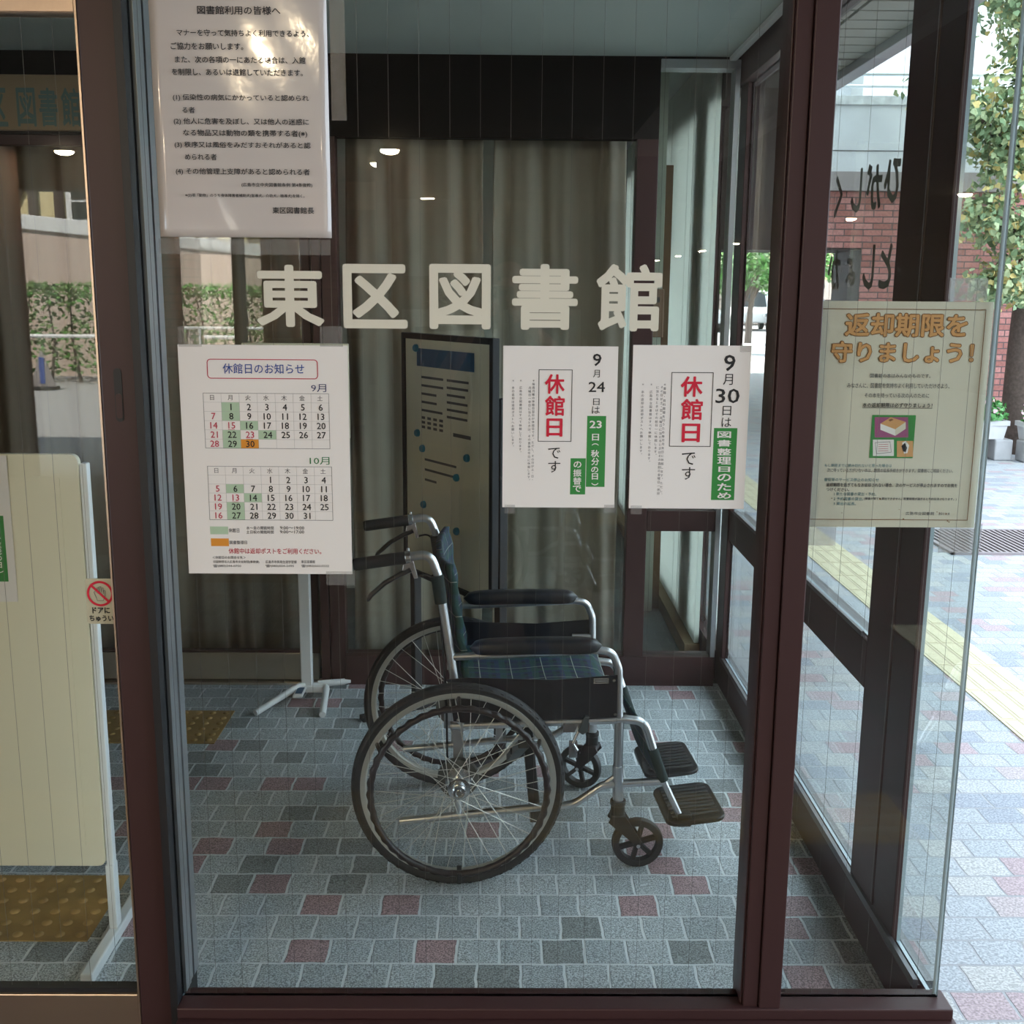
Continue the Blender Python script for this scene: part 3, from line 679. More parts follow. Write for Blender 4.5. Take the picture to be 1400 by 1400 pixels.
for t_, px, a, b in (('＊書籍・資料整理を行うため毎月月末日に休館します。ただし、', 909, 523, 679), ('その日が土・日・月曜日に当たるときはその直前の金曜日（休日', 905, 527, 677), ('に当たるときはその前日）に休館します。', 899, 527, 625), ('＊　広島市立図書館はすべて休館しております。', 890.6, 523, 634), ('＊　本の返却は返却ポストへお願いします。', 879, 523, 624)): s.column(t_, px, a, b, .0055)
s.build(e, {'green_ink': 'green_strip', 'red_ink': 'closed_heading'}); tapes(e, [(1012, 470, 1029, 481), (862, 691, 877, 703)])

# ---- laminated rules notice at the top
e = empty('rules_notice', label='glossy laminated library rules notice at the top of the front pane', cat='notice')
x0, x1, z0, z1 = -.597, -.2995, 1.612, 2.032
b = MB(); nx, nz = 20, 28
rows = [[(x0+(x1-x0)*i/nx, YP-.001-.0010*(1-math.cos(2*PI*i/nx*.98))*.5-.0003*math.sin(i*.8+k*.5), z0+(z1-z0)*k/nz) for i in range(nx+1)] for k in range(nz+1)]
sh = b.grid(rows).build('paper', 'lam', e, smooth=True, fix=False); so = sh.modifiers.new('thick', 'SOLIDIFY'); so.thickness = .0006; so.offset = 1
s = Sheet(YP)
NT = [('図書館利用の皆様へ', 298, 38, 780, 88), ('マナーを守って気持ちよく利用できるよう、', 180, 175, 945, 215), ('ご協力をお願いします。', 145, 250, 565, 292), ('また、次の各項の一にあたる場合は、入館', 170, 330, 925, 370), ('を制限し、あるいは退館していただきます。', 152, 402, 910, 442),
      ('(1) 伝染性の病気にかかっていると認められ', 158, 550, 945, 592), ('る者', 213, 622, 285, 658), ('(2) 他人に危害を及ぼし、又は他人の迷惑に', 163, 688, 945, 730), ('なる物品又は動物の類を携帯する者(※)', 218, 755, 935, 798),
      ('(3) 秩序又は風俗をみだすおそれがあると認', 168, 825, 955, 865), ('められる者', 228, 893, 412, 930), ('(4) その他管理上支障があると認められる者', 175, 978, 950, 1020), ('(広島市立中央図書館条例 第4条抜粋)', 555, 1062, 965, 1088), ('※(2)項「動物」のうち身体障害者補助犬(盲導犬、介助犬、聴導犬)を除く。', 230, 1125, 920, 1148), ('東区図書館長', 735, 1202, 975, 1240)]
for t_, a, b_, c, d_ in NT: s.fit(t_, 200+a/4.241, b_/4.241, 200+c/4.241, d_/4.241, 'black', .014, d=.0040)
s.build(e)
q = board_quad(217, 326, 452, 349, YP); MB().box(q[0], q[1], YP-.0008, YP-.0003, q[2], q[3]).build('tape', 'tape', e)
q = board_quad(450, 0, 474, 165, YP); MB().box(q[0], q[1], YP-.0008, YP-.0003, q[2], q[3]+.02).build('tape', 'tape', e)

# ---- return-date poster, taped on the inside
YI = 2.0065
e = empty('return_poster', label='yellowed poster with orange headline and a small picture of books', cat='poster')
x0, x1, z0, z1 = board_quad(1109, 411, 1331.5, 721.5, YI); paper(e, x0, x1, z0, z1, 'poster', y=YI+.0006)
s = Sheet(YI)
s.frame(*board_quad(1122.5, 421.5, 1322.5, 711.5, YI), .0013, 'brown_ink')
def two(t_, q):
    s.fit(t_, *q, 'brown_ink', .055, d=.0006); s.fit(t_, q[0]+1.2, q[1]+1.2, q[2]-1.2, q[3]-1.2, 'tan_ink', .025, d=.0010)
def P4(a, b_, c, d_): return (1100+a/4.242, 400+b_/4.242, 1100+c/4.242, 400+d_/4.242)
two('返却期限を', P4(230, 115, 950, 262)); two('守りましょう！', P4(150, 280, 985, 412))
for t_, q, c_, bo in (('図書館の本はみんなのものです。', (380, 470, 730, 495), 'grey_ink', .01), ('みなさんに、図書館を気持ちよく利用していただけるよう、', (247, 525, 840, 555), 'grey_ink', .01), ('その本を待っている次の人のために', (347, 583, 722, 610), 'grey_ink', .01), ('本の返却期限は必ず守りましょう！', (335, 640, 740, 666), 'black', .02),
                      ('もし期限までに読み切れないと思った場合は', (115, 993, 505, 1012), 'teal_ink', .01), ('次に待っている方がいない本は、期限の延長手続きができます。図書館にご相談ください。', (130, 1020, 860, 1043), 'grey_ink', .01), ('督促等のサービス停止のお知らせ', (113, 1075, 430, 1095), 'teal_ink', .01), ('返却期限を過ぎてもなお返却されない場合、次のサービスが停止されますのでお気を', (125, 1105, 885, 1128), 'grey_ink', .02),
                      ('つけください。', (125, 1132, 258, 1152), 'grey_ink', .02), ('1 新たな図書の貸出・予約。', (170, 1158, 415, 1178), 'teal_ink', .01), ('2 予約図書の貸出。', (168, 1186, 340, 1206), 'teal_ink', .01), ('(順番が来ても貸出できません。取置期間が過ぎると予約取消となります。)', (345, 1188, 880, 1206), 'grey_ink', .02), ('3 貸出の延長。', (167, 1214, 297, 1233), 'teal_ink', .01), ('広島市立図書館　2011.4', (585, 1271, 840, 1291), 'grey_ink', .01)):
    s.fit(t_, *P4(*q), c_, bo)
s.prect(*P4(335, 668, 740, 671), 'black')
q = P4(383, 710, 636, 960)
s.prect(*q, 'green_ink', d=.0004)
u = lambda a, b_: (lambda v: (v.x, v.z))(at(q[0]+(q[2]-q[0])*a, q[1]+(q[3]-q[1])*b_, Y=YI))
s.poly([u(.09, .05), u(.86, .05), u(.86, .52), u(.09, .52)], 'magenta_ink')
s.poly([u(.05, .57), u(.53, .57), u(.53, .95), u(.05, .95)], 'white_ink'); s.poly([u(.60, .60), u(.97, .60), u(.97, .97), u(.60, .97)], 'tan_ink')
s.poly([u(.22, .20), u(.46, .05), u(.80, .16), u(.56, .33)], 'tan_ink', .0010); s.poly([u(.22, .20), u(.56, .33), u(.56, .48), u(.22, .34)], 'white_ink', .0010); s.poly([u(.56, .33), u(.80, .16), u(.80, .32), u(.56, .48)], 'poster', .0010)
s.poly([u(.40, .11), u(.48, .08), u(.52, .11), u(.44, .15)], 'brown_ink', .0013)
s.loop([Vector(u(a, b_)) for a, b_ in ((.10, .64), (.44, .62), (.47, .86), (.13, .90))], .0010, 'grey_ink', .0010)
for i in range(4): s.poly([u(.17, .68+.05*i), u(.40, .67+.05*i), u(.40, .68+.05*i), u(.17, .69+.05*i)], 'rose_ink', .0012)
s.poly([u(.72, .64), u(.80, .60), u(.88, .70), u(.84, .88), u(.76, .90)], 'white_ink', .0010); s.poly([u(.70, .72), u(.78, .64), u(.83, .76), u(.80, .86), u(.74, .84)], 'black', .0013)
rnd = random.Random(4)
for i in range(16):
    a, b_ = rnd.uniform(20, 900), rnd.uniform(1180, 1360); v = at(1100+a/4.242, 400+b_/4.242, Y=YI); r_ = rnd.uniform(.0004, .0011); s.rect(v.x-r_*1.4, v.x+r_*1.4, v.z-r_, v.z+r_, 'brown_ink', .0012)
s.build(e, {'tan_ink': 'orange_heading', 'green_ink': 'book_picture'})
for q in ((1299, 380, 1349, 412), (1096, 716, 1142, 746), (1286, 716, 1340, 756)):
    x0, x1, z0, z1 = board_quad(*q, YI); MB().box(x0, x1, YI+.0008, YI+.0014, z0, z1).build('tape', 'film', e)

# ---- door sticker
e = empty('door_sticker', label='small cream warning sticker with a crossed-out hand on the door glass', cat='sticker')
M['sticker'] = mat('sticker_cream', (.50, .47, .34), .5)
x0, x1, z0, z1 = board_quad(115.5, 791, 159.5, 853, 1.982)
MB().prism(rrect(x0, x1, z0, z1, .005), 1.9822, 1.9838).build('backing', 'sticker', e)
s = Sheet(1.9822); c = at(137, 811.5, Y=1.982); rr = .0222
s.loop([Vector((c.x+rr*math.cos(2*PI*i/40), c.z+rr*math.sin(2*PI*i/40))) for i in range(40)], .0042, 'red_ink', .0010)
q = Vector((.0021, .0021))*.7; p0, p1 = Vector((c.x-rr*.7, c.z+rr*.7)), Vector((c.x+rr*.7, c.z-rr*.7)); s.poly([tuple(p0+q), tuple(p0-q), tuple(p1-q), tuple(p1+q)], 'red_ink', .0011)
hand = [(-.006, -.0135), (.005, -.0135), (.009, -.005), (.0095, .006), (.0075, .0065), (.006, .000), (.0062, .011), (.004, .0115), (.0028, .002), (.0018, .0135), (-.0006, .0135), (-.0008, .002), (-.0026, .012), (-.0048, .0115), (-.0042, .000), (-.0095, .0045), (-.0112, .003), (-.008, -.006)]
s.loop([Vector((c.x+a, c.z+b_)) for a, b_ in hand], .0010, 'grey_ink', .0007)
s.fit('ドアに', 126.5, 830, 150.5, 838.5, 'black', .03); s.fit('ちゅうい', 122.5, 841, 155.5, 849.5, 'black', .03)
s.build(e, {'red_ink': 'prohibition_ring', 'grey_ink': 'hand_outline'})

# ---- hiragana on the outer face of the right glass wall
M['side_letter'] = mat('grey_green_vinyl', (.12, .13, .11), .7)
e = empty('glass_lettering', label='grey-green hiragana lettering seen in reverse on the right glass wall', cat='lettering')
for row, zc in (('ひがしく', 1.778), ('としょかん', 1.588)):
    for ch, yc in zip(row, (2.612, 2.735, 2.87, 3.02, 3.15)):
        s = Sheet(0, fn=lambda x, z, d: (.8845+d*.3, x, z)); w_ = .105
        s.cen(ch, yc, zc, .118, 'side_letter', .034); s.build(e, {'side_letter': 'letter'})

# =================================================================== THINGS IN THE LOBBY
# ---- white display board on T feet behind the door
e = empty('display_board', (-1.5, 2.40, 0), label='cream display board in a white frame standing behind the sliding door', cat='board')
xl, xr, zt, zb = -2.05, -.915, 1.168, .19
kids(e, MB().prism(rrect(xl, xr-.012, zb, zt, .018), 2.395, 2.412).build('panel', 'board_white', bevel=.002),
     MB().prism(rrect(xl+.1, xr-.055, zb+.05, zt-.05, .004), 2.3935, 2.395).build('inset_sheet', 'board_white'),
     MB().box(xr-.014, xr+.006, 2.393, 2.424, .028, zb+.003).box(xr-.011, xr+.006, 2.396, 2.418, zb, zt-.02).build('leg', 'board_edge', bevel=.003),
     MB().box(xl, xl+.02, 2.393, 2.424, .028, zt-.02).build('leg', 'board_edge', bevel=.003),
     MB().box(xr-.018, xr+.010, 2.215, 2.60, 0, .028).build('foot', 'board_edge', bevel=.004),
     MB().box(xl-.005, xl+.023, 2.215, 2.60, 0, .028).build('foot', 'board_edge', bevel=.004))
e = empty('closure_notice', label='white closure notice with a green strip fixed to the cream display board', cat='notice', group=None)
yb = 2.3925; a = at(4, 705, Y=yb); b2 = at(17, 795, Y=yb)
MB().box(a.x-.215, a.x+.018, yb-.0008, yb, 1.165-.33, 1.165).build('paper', 'paper', e)
s = Sheet(yb); s.rect(a.x-.033, a.x+.001, b2.z, a.z, 'green_ink', .0011)
for i, ch in enumerate('15日︵敬老の日︶'.replace('15', '')): s.cen(ch, a.x-.016, a.z-.034-.0155*i, .0155, 'white_ink', .02, .0016)
s.cen('15', a.x-.016, a.z-.012, .017, 'white_ink', .02, .0016); s.cen('は', a.x-.016, a.z+.017, .022, 'black', 0, .0016)
s.build(e, {'green_ink': 'green_strip'})

# ---- banner with the library name over the back door
e = empty('library_banner', label='tan banner with teal library name above the back door', cat='banner')
MB().box(-2.75, -1.42, 4.12, 4.15, 2.075, 2.262).build('banner_board', 'sign_wood', e, bevel=.003)
s = Sheet(4.12)
for i, ch in enumerate('東区図書館'):
    c = (78+(i-3)*30) if i < 4 else 95.5
    c = {'東': -55, '区': -3, '図': 36, '書': 66.5, '館': 97}[ch]; q = at(c, 147, Y=4.12); q0 = at(c, 120, Y=4.12); q1 = at(c, 173, Y=4.12)
    s.fitw(ch, q.x-.033, q.x+.033, q1.z, q0.z, 'teal_letter', .02)
s.build(e, {'teal_letter': 'banner_text'})

# ---- white pole stand on splayed feet
e = empty('pole_stand', (-.738, 4.0, 0), label='white square pole stand on splayed feet in front of the back door', cat='stand')
kids(e, MB().box(-.758, -.716, 3.985, 4.02, .05, 1.0).build('pole', 'white', bevel=.004),
     MB().tube(fillet([(-.745, 3.99, .055), (-.765, 3.98, .055), (-.895, 3.815, .012)], .02), .0125, 10).build('leg', 'white', smooth=True),
     MB().tube(fillet([(-.72, 4.0, .05), (-.662, 3.995, .05), (-.648, 3.80, .012)], .025), .0125, 10).build('leg', 'white', smooth=True),
     MB().tube(fillet([(-.70, 4.02, .05), (-.665, 4.03, .05), (-.60, 4.045, .05)], .02), .0125, 10).cyl((-.602, 4.045, .05), (-.578, 4.048, .05), .010, .006, 10).build('leg', 'white', smooth=True),
     MB().box(-.775, -.675, 3.975, 4.03, .03, .055).build('base_bracket', 'white', bevel=.003))
lb = MB().box(-.772, -.735, 3.88, 3.985, .045, .053).build('base_plate', 'white', bevel=.003); kids(e, lb)
lb2 = MB().box(-.766, -.741, 3.905, 3.97, .053, .054).build('plate_sticker', 'header'); kids(e, lb2)
sg = MB().box(-.93, -.55, 3.97, 3.985, 1.0, 1.34).build('sign_panel', 'board_white', bevel=.003); kids(e, sg)

# ---- notice board behind the wheelchair
nb = empty('notice_board', (-.02, 3.40, 0), R(180-56.5), label='tall beige notice board in a black frame behind the wheelchair', cat='board')
# local x runs along the board from its near edge, local y is its back, z up
W_, Z0, Z1 = .585, .535, 1.385
MB().box(.018, W_-.018, -.008, .006, Z0+.018, Z1-.018).build('panel', 'paper_beige', nb)
MB().box(0, .02, -.013, .014, Z0, Z1).box(W_-.02, W_, -.013, .014, Z0, Z1).box(.02, W_-.02, -.013, .014, Z1-.02, Z1).box(.02, W_-.02, -.013, .014, Z0, Z0+.02).build('board_frame', 'black', nb, bevel=.003)
for x in (.012, W_-.012): MB().box(x-.016, x+.016, -.044, -.014, .02, 1.2).build('leg', 'black', nb, bevel=.003)
for x in (.012, W_-.012): MB().box(x-.018, x+.018, -.16, .20, 0, .022).build('foot', 'black', nb, bevel=.004)
FY = .0065     # the face that looks left and forward is the +y side
def nbx(u_): return W_-u_          # u from the far edge
def nbrect(b, u0, u1, z0, z1, d=.001): b.quad((nbx(u0), FY+d, z0), (nbx(u1), FY+d, z0), (nbx(u1), FY+d, z1), (nbx(u0), FY+d, z1))
b = MB(); nbrect(b, .10, .47, 1.275, 1.335); hd = b.build('header_strip', 'header', nb)
b = MB()
rnd = random.Random(2)
for k in range(5): nbrect(b, .13, .13+rnd.uniform(.10, .15), 1.235-.028*k, 1.243-.028*k, .0012)
for k in range(6): nbrect(b, .30, .30+rnd.uniform(.10, .15), 1.235-.024*k, 1.243-.024*k, .0012)
for k in range(3): nbrect(b, .15, .15+(.21, .23, .08)[k], .955-.035*k, .963-.035*k, .0012)
for k in range(4):
    for j in range(3): nbrect(b, .13+.04*k, .155+.04*k, 1.065+.016*j, 1.074+.016*j, .0012)
nbrect(b, .34, .45, 1.058, 1.070, .0012)
b.build('printed_text', 'grey_ink', nb)
b = MB(); nbrect(b, .085, .40, 1.02, 1.345, .0006); nbrect(b, .12, .40, .76, 1.01, .0006); b.build('pinned_sheet', 'poster', nb)
for u_, z in ((.10, 1.335), (.105, 1.045), (.14, .995), (.43, .998), (.365, .925), (.145, .80), (.365, .745)):
    MB().lathe([(.0001, FY+.012), (.010, FY+.012), (.013, FY+.008), (.013, FY)], (nbx(u_), 0, z), 'y', 16).build('magnet', 'magnet', nb, smooth=True)

# =================================================================== WHEELCHAIR (local: x forward, y to its left, z up)
wc = empty('wheelchair', (-.1275, 2.955, 0), R(3.9), label='self-propelled wheelchair with silver frame and dark green plaid seat', cat='wheelchair')
TR, WR = .295, .2755
def wheel(sg):
    yc = sg*TR; c = (0, yc, WR)
    prof = [(.252, -.011), (.258, -.0155), (.266, -.0165), (.2725, -.012), (.2755, -.004), (.2755, .004), (.2725, .012), (.266, .0165), (.258, .0155), (.252, .011)]
    b = MB().lathe(prof, c, 'y', 96, True)
    for i in range(120):           # tread blocks
        a = 2*PI*i/120; d = 1 if i % 2 else -1
        m3 = Matrix.Rotation(-a, 3, 'Y'); p = Vector(c)+m3 @ Vector((.2705, d*.008, 0))
        b.box(p.x-.002, p.x+.002, p.y-.006, p.y+.006, p.z-.0045, p.z+.0045, rot=m3)
    t = b.build('drive_wheel', 'rubber', wc, smooth=True)
    MB().lathe([(.2535, -.0105), (.252, -.0115), (.240, -.0105), (.236, -.006), (.236, .006), (.240, .0105), (.252, .0115), (.2535, .0105)], c, 'y', 96, True).build('rim', 'rim_alu', t, smooth=True)
    o = sg    # outward
    hub = MB()
    hub.lathe([(.0001, o*.049), (.006, o*.049), (.0062, o*.0465), (.010, o*.0465), (.0105, o*.049), (.015, o*.049), (.0185, o*.046), (.0185, o*.040), (.013, o*.037), (.013, o*.030), (.029, o*.029), (.029, o*.025), (.016, o*.022), (.014, -o*.022), (.034, -o*.025), (.034, -o*.029), (.012, -o*.031), (.012, -o*.04), (.0001, -o*.04)], c, 'y', 32)
    hub.build('hub', 'chrome', t, smooth=True)
    dr = MB().lathe([(.02, -o*.033), (.052, -o*.033), (.054, -o*.036), (.054, -o*.05), (.02, -o*.05)], c, 'y', 40, True).build('brake_drum', 'drum', t, smooth=True)
    sp = MB()
    for i in range(36):
        a = 2*PI*i/36+.04; side = 1 if i % 2 else -1; tw = R(62)*(1 if (i//2) % 2 else -1)
        a0 = a+tw; rf = .027 if side*o > 0 else .032
        p0 = Vector((rf*math.cos(a0), side*.027, rf*math.sin(a0)))+Vector(c); p1 = Vector((.238*math.cos(a), 0, .238*math.sin(a)))+Vector(c)
        sp.tube([p0, p1], .00095, 5)
    sp.build('spokes', 'spoke', t)
    # hand rim with finger waves
    ring = MB(); n, m_ = 216, 10; yr = o*.047
    for i in range(n):
        a = 2*PI*i/n; wv = .0018*math.cos(44*a); R0 = .2245+wv*.3
        for k in range(m_):
            th = 2*PI*k/m_; rr = R0+(.0088+wv*.8*(math.cos(th) > .2))*math.cos(th)
            ring.v.append((rr*math.cos(a), yc+yr+.009*math.sin(th), WR+rr*math.sin(a)))
    for i in range(n):
        for k in range(m_): ring.face((i*m_+k, i*m_+(k+1) % m_, ((i+1) % n)*m_+(k+1) % m_, ((i+1) % n)*m_+k))
    for i in range(6):
        a = 2*PI*(i+.5)/6-PI/2+PI/6
        p0 = Vector((.2275*math.cos(a), yc+yr, WR+.2275*math.sin(a))); p1 = Vector((.240*math.cos(a), yc+o*.006, WR+.240*math.sin(a)))
        ring.tube([p0, p0*.4+p1*.6+Vector((0, o*.004, 0)), p1], .0055, 6)
    ring.build('hand_rim', 'rimcoat', t, smooth=True)
    MB().box(-.006, .006, yc+o*.012, yc+o*.058, .030, .056).build('rim_clip', 'plastic', t, bevel=.002)
M['rim_alu'] = mat('matte_rim', (.62, .61, .56), .4, .75)
M['spoke'] = mat('spoke_steel', (.80, .79, .74), .35, .6)
M['drum'] = mat('dark_drum', (.16, .16, .15), .4, .8)
for sg in (-1, 1): wheel(sg)

FYW = .235
def side(sg):
    y = sg*FYW; V = lambda x, z, dy=0: (x, y+sg*dy, z)
    f = MB()
    # back post with its swept-back handle
    f.tube(fillet([V(.012, .40), V(-.012, .56), V(-.05, .82), V(-.070, .874), V(-.150, .862)], .075, 10), .0115, 14)
    f.tube(fillet([V(-.02, .412), V(.44, .420), V(.492, .413), V(.546, .250)], .06, 10), .0115, 14)        # seat rail, knee and shin
    f.tube([V(.546, .25), V(.611, .112)], .0085, 12)
    f.tube(fillet([V(-.155, .148), V(.235, .178), V(.31, .183), V(.385, .236), V(.44, .238), V(.555, .243)], .05, 6), .0105, 14)   # lower rail
    f.tube([V(.425, .415), V(.425, .285)], .0125, 14); f.tube([V(.425, .29), V(.428, .185)], .0145, 14)          # castor tube
    f.tube([V(.365, .222), V(.420, .262)], .006, 8)
    f.box(-.013, .013, y-.006, y+.006, .265, .43); f.box(-.030, .030, y-.006, y+.006, .215, .275); f.tube([V(0, .22), V(0, .158)], .009, 10)
    f.tube([V(0, .2755, -.03), V(0, .2755, .05)], .008, 10)
    # arm tube
    f.tube(fillet([V(-.012, .600), V(.365, .612), V(.402, .606), V(.420, .56), V(.424, .425)], .055, 8), .0105, 14)
    f.tube([V(.385, .535), V(.423, .53)], .008, 10) if sg < 0 else f.tube([V(.36, .50), V(.42, .50)], .008, 10)
    fr = f.build('side_frame', 'chair_alu', wc, smooth=True)
    bt = MB()
    for x, z in ((.405, .535), (.410, .442), (-.022, .535), (.0, .436)): bt.lathe([(.0001, sg*.0085), (.004, sg*.0085), (.0045, sg*.006), (.0045, 0)], (x, y+sg*.0125, z), 'y', 12)
    bt.build('bolts', 'chrome', fr, smooth=True)
    # grip and brake
    g = MB().tube([V(-.128, .864), V(-.135, .8635), V(-.15, .862), V(-.255, .848), V(-.262, .847)], [.0135, .0165, .0160, .0160, .0135], 16).build('push_grip', 'grip', wc, smooth=True)
    k = MB(); k.tube([V(-.118, .866), V(-.132, .8645)], .0165, 14); k.tube([V(-.125, .881), V(-.125, .889)], .004, 8)
    k.prism([(-.136, .855), (-.112, .858), (-.100, .812), (-.110, .810), (-.116, .826), (-.140, .832)], y-.006, y+.006)
    k.build('brake_clamp', 'chrome', g, bevel=.001)
    MB().tube(fillet([V(-.118, .834), V(-.150, .818), V(-.185, .798), V(-.222, .765), V(-.228, .752)], .03), [.012]+[.0095]*(len(fillet([V(-.118, .834), V(-.150, .818), V(-.185, .798), V(-.222, .765), V(-.228, .752)], .03))-2)+[.005], 10, flat=.7).build('brake_lever', 'plastic', g, smooth=True)
    MB().tube(fillet([V(-.105, .815), V(-.075, .822), V(-.055, .80), V(-.045, .72), V(-.03, .50), V(-.028, .33), V(-.02, .25)], .05), .0028, 8).build('brake_cable', 'plastic', g, smooth=True)
    # arm pad
    ap = MB(); rows = []
    n = 22
    for i in range(n+1):
        t = i/n; x = .03+.345*t; e_ = math.sqrt(max(0, 1-(2*t-1)**8)); hw = .026*e_+.001; ht = .020*e_+.001; zc = .624+.003*math.sin(PI*t)
        rows.append([(x, y+hw*math.copysign(abs(math.cos(a))**.6, math.cos(a)), zc+ht*math.copysign(abs(math.sin(a))**.7, math.sin(a))) for a in [2*PI*k/20 for k in range(21)]])
    ap.grid(rows).build('arm_pad', 'vinylblk', wc, smooth=True)
    # cloth guard
    sk = MB().prism([(-.028, .545), (.03, .548), (.25, .538), (.415, .548), (.417, .431), (.02, .424), (-.012, .43)], y+sg*.0125, y+sg*.0155).build('side_guard', 'vinylblk', wc, bevel=.001)
    if sg < 0:
        lb = MB().box(.352, .392, y-.0172, y-.0155, .526, .541).build('maker_plate', 'chrome', sk)
        bb = MB()
        for i in range(9): bb.box(.355+.0038*i, .3575+.0038*i, y-.0176, y-.0172, .5345, .5385)
        bb.box(.356, .388, y-.0176, y-.0172, .5285, .5315); bb.build('plate_print', 'grey_ink', sk)
    # castor
    sx, tr = .428, ((.055, -.004) if sg < 0 else (-.034, .018))
    cx, cyy, cz = sx+tr[0], y+tr[1], .070; ang = math.atan2(tr[1], tr[0]); rot = Matrix.Rotation(ang, 3, 'Z')
    def L(p): q = rot @ Vector((p[0], p[1], 0)); return (sx+q.x, y+q.y, p[2])
    fk = MB(); fk.lathe([(.0001, .148), (.017, .148), (.019, .152), (.019, .178), (.021, .180), (.021, .192), (.0001, .194)], (sx, y, 0), 'z', 24)
    tl = math.hypot(*tr)
    for s2 in (-1, 1):
        o_ = len(fk.v); fk.prism([(-.018, .152), (.020, .152), (tl+.010, .078), (tl+.012, .062), (tl-.006, .062), (tl-.012, .074), (-.026, .135)], s2*.019-.003, s2*.019+.003)
        for i in range(o_, len(fk.v)): fk.v[i] = L(fk.v[i])
    o_ = len(fk.v); fk.box(-.02, .02, -.021, .021, .138, .153)
    for i in range(o_, len(fk.v)): fk.v[i] = L(fk.v[i])
    fo = fk.build('castor_fork', 'plastic', wc, bevel=.0015)
    cw = MB(); o_ = 0
    cw.lathe([(.050, -.011), (.060, -.0135), (.067, -.011), (.0695, -.004), (.0695, .004), (.067, .011), (.060, .0135), (.050, .011)], (0, 0, 0), 'y', 48, True)
    cw.lathe([(.0001, -.015), (.012, -.015), (.013, .0), (.012, .015), (.0001, .015)], (0, 0, 0), 'y', 20)
    for i in range(6):
        a = 2*PI*i/6+.3; m3 = Matrix.Rotation(-a, 3, 'Y'); p = m3 @ Vector((.031, 0, 0)); cw.box(p.x-.021, p.x+.021, -.007, .007, p.z-.0055, p.z+.0055, rot=m3)
    cw.v = [tuple(Vector((cx, cyy, cz))+rot @ Vector(p)) for p in cw.v]
    cwo = cw.build('castor_wheel', 'rubber', fo, smooth=True)
    q = rot @ Vector((0, 1, 0)); ax = MB().tube([Vector((cx, cyy, cz))-q*.026, Vector((cx, cyy, cz))+q*.026], .0055, 12).build('axle_bolt', 'chrome', fo, smooth=True)
    # footplate hinged on the shin tube
    fp = MB(); yi, yo = sg*.035, sg*.262
    ol = rrect(.560, .722, min(yi, yo), max(yi, yo), .034, 6)
    ol = [(x-(.03*(1-abs(yv-y)/.2) if x < .6 else 0)*0, yv) for x, yv in ol]
    b0 = len(fp.v); fp.prism(ol, .122, .134, 'z')
    for v in range(b0, len(fp.v)): fp.v[v] = (fp.v[v][0], fp.v[v][1], fp.v[v][2]+(fp.v[v][0]-.60)*.10)
    fpo = fp.build('footplate', 'plastic', wc, bevel=.003)
    rb = MB()
    for i in range(9):
        yy = min(yi, yo)+.03+.0205*i; rb.box(.578, .706, yy-.0045, yy+.0045, .138, .1415, rot=Matrix.Rotation(-.0997, 3, 'Y'), piv=(.60, yy, .134))
    rb.build('tread_ribs', 'ribs', fpo, bevel=.001)
    MB().box(.590, .628, y-sg*.004-.016, y-sg*.004+.016, .112, .150).build('plate_hinge', 'plastic', fpo, bevel=.004)
    # wheel lock
    wl = MB().box(.275, .345, y+sg*.012-.003, y+sg*.012+.003, .392, .418).tube([V(.318, .405, .018), V(.300, .365, .022), V(.312, .345, .024)], .005, 8).box(.290, .312, y+sg*.022-.003, y+sg*.022+.003, .325, .372).build('wheel_lock', 'chrome', wc, bevel=.001)
    MB().prism([(.312, .398), (.330, .440), (.342, .438), (.338, .396), (.325, .388)], y+sg*.020-.006, y+sg*.020+.006).build('lock_lever', 'lockgrey', wl, bevel=.003)
M['sleeve'] = mat('dark_green_cloth', (.018, .032, .030), .9)
M['ribs'] = mat('grey_rib', (.055, .055, .058), .4)
M['braceblk'] = mat('black_brace', (.03, .03, .032), .4)
M['lockgrey'] = mat('grey_plastic', (.05, .06, .065), .5)
for sg in (-1, 1): side(sg)
# back cloth slung between the posts
def px_(z): return -.012-(z-.56)*.146 if z > .5 else -.012+(.56-z)*.15
rows = []
for k in range(21):
    z = .475+(.845-.475)*k/20; row = []
    for i in range(25):
        t = -1+2*i/24; sag = .030*(1-t*t)
        row.append((px_(min(z, .83))+.027-sag+.003*math.sin(z*70+t*3), t*.232, z-.012*(1-t*t)*(k == 20)))
    rows.append(row)
bk = MB().grid(rows).build('backrest', 'plaid_back', wc, smooth=True, fix=False)
so = bk.modifiers.new('thick', 'SOLIDIFY'); so.thickness = .016; so.offset = 1
for sg in (-1, 1):
    sl = MB().tube([(px_(z)-.003, sg*FYW, z) for z in (.745, .77, .80, .818)], .0165, 14).build('post_sleeve', 'plastic' if sg > 0 else 'sleeve', bk, smooth=True)

# seat cloth
rows = []
for i in range(23):
    x = .0+.415*i/22; row = []
    for j in range(25):
        t = -1+2*j/24; row.append((x, t*.228, .452-.022*(1-t*t)+.004*math.sin(x*24+1)*(1-t*t)-.02*max(0, (x-.385)/.03)**2*(x > .385)))
    rows.append(row)
se = MB().grid(rows).build('seat', 'plaid_seat', wc, smooth=True, fix=False); so = se.modifiers.new('thick', 'SOLIDIFY'); so.thickness = .03; so.offset = -1
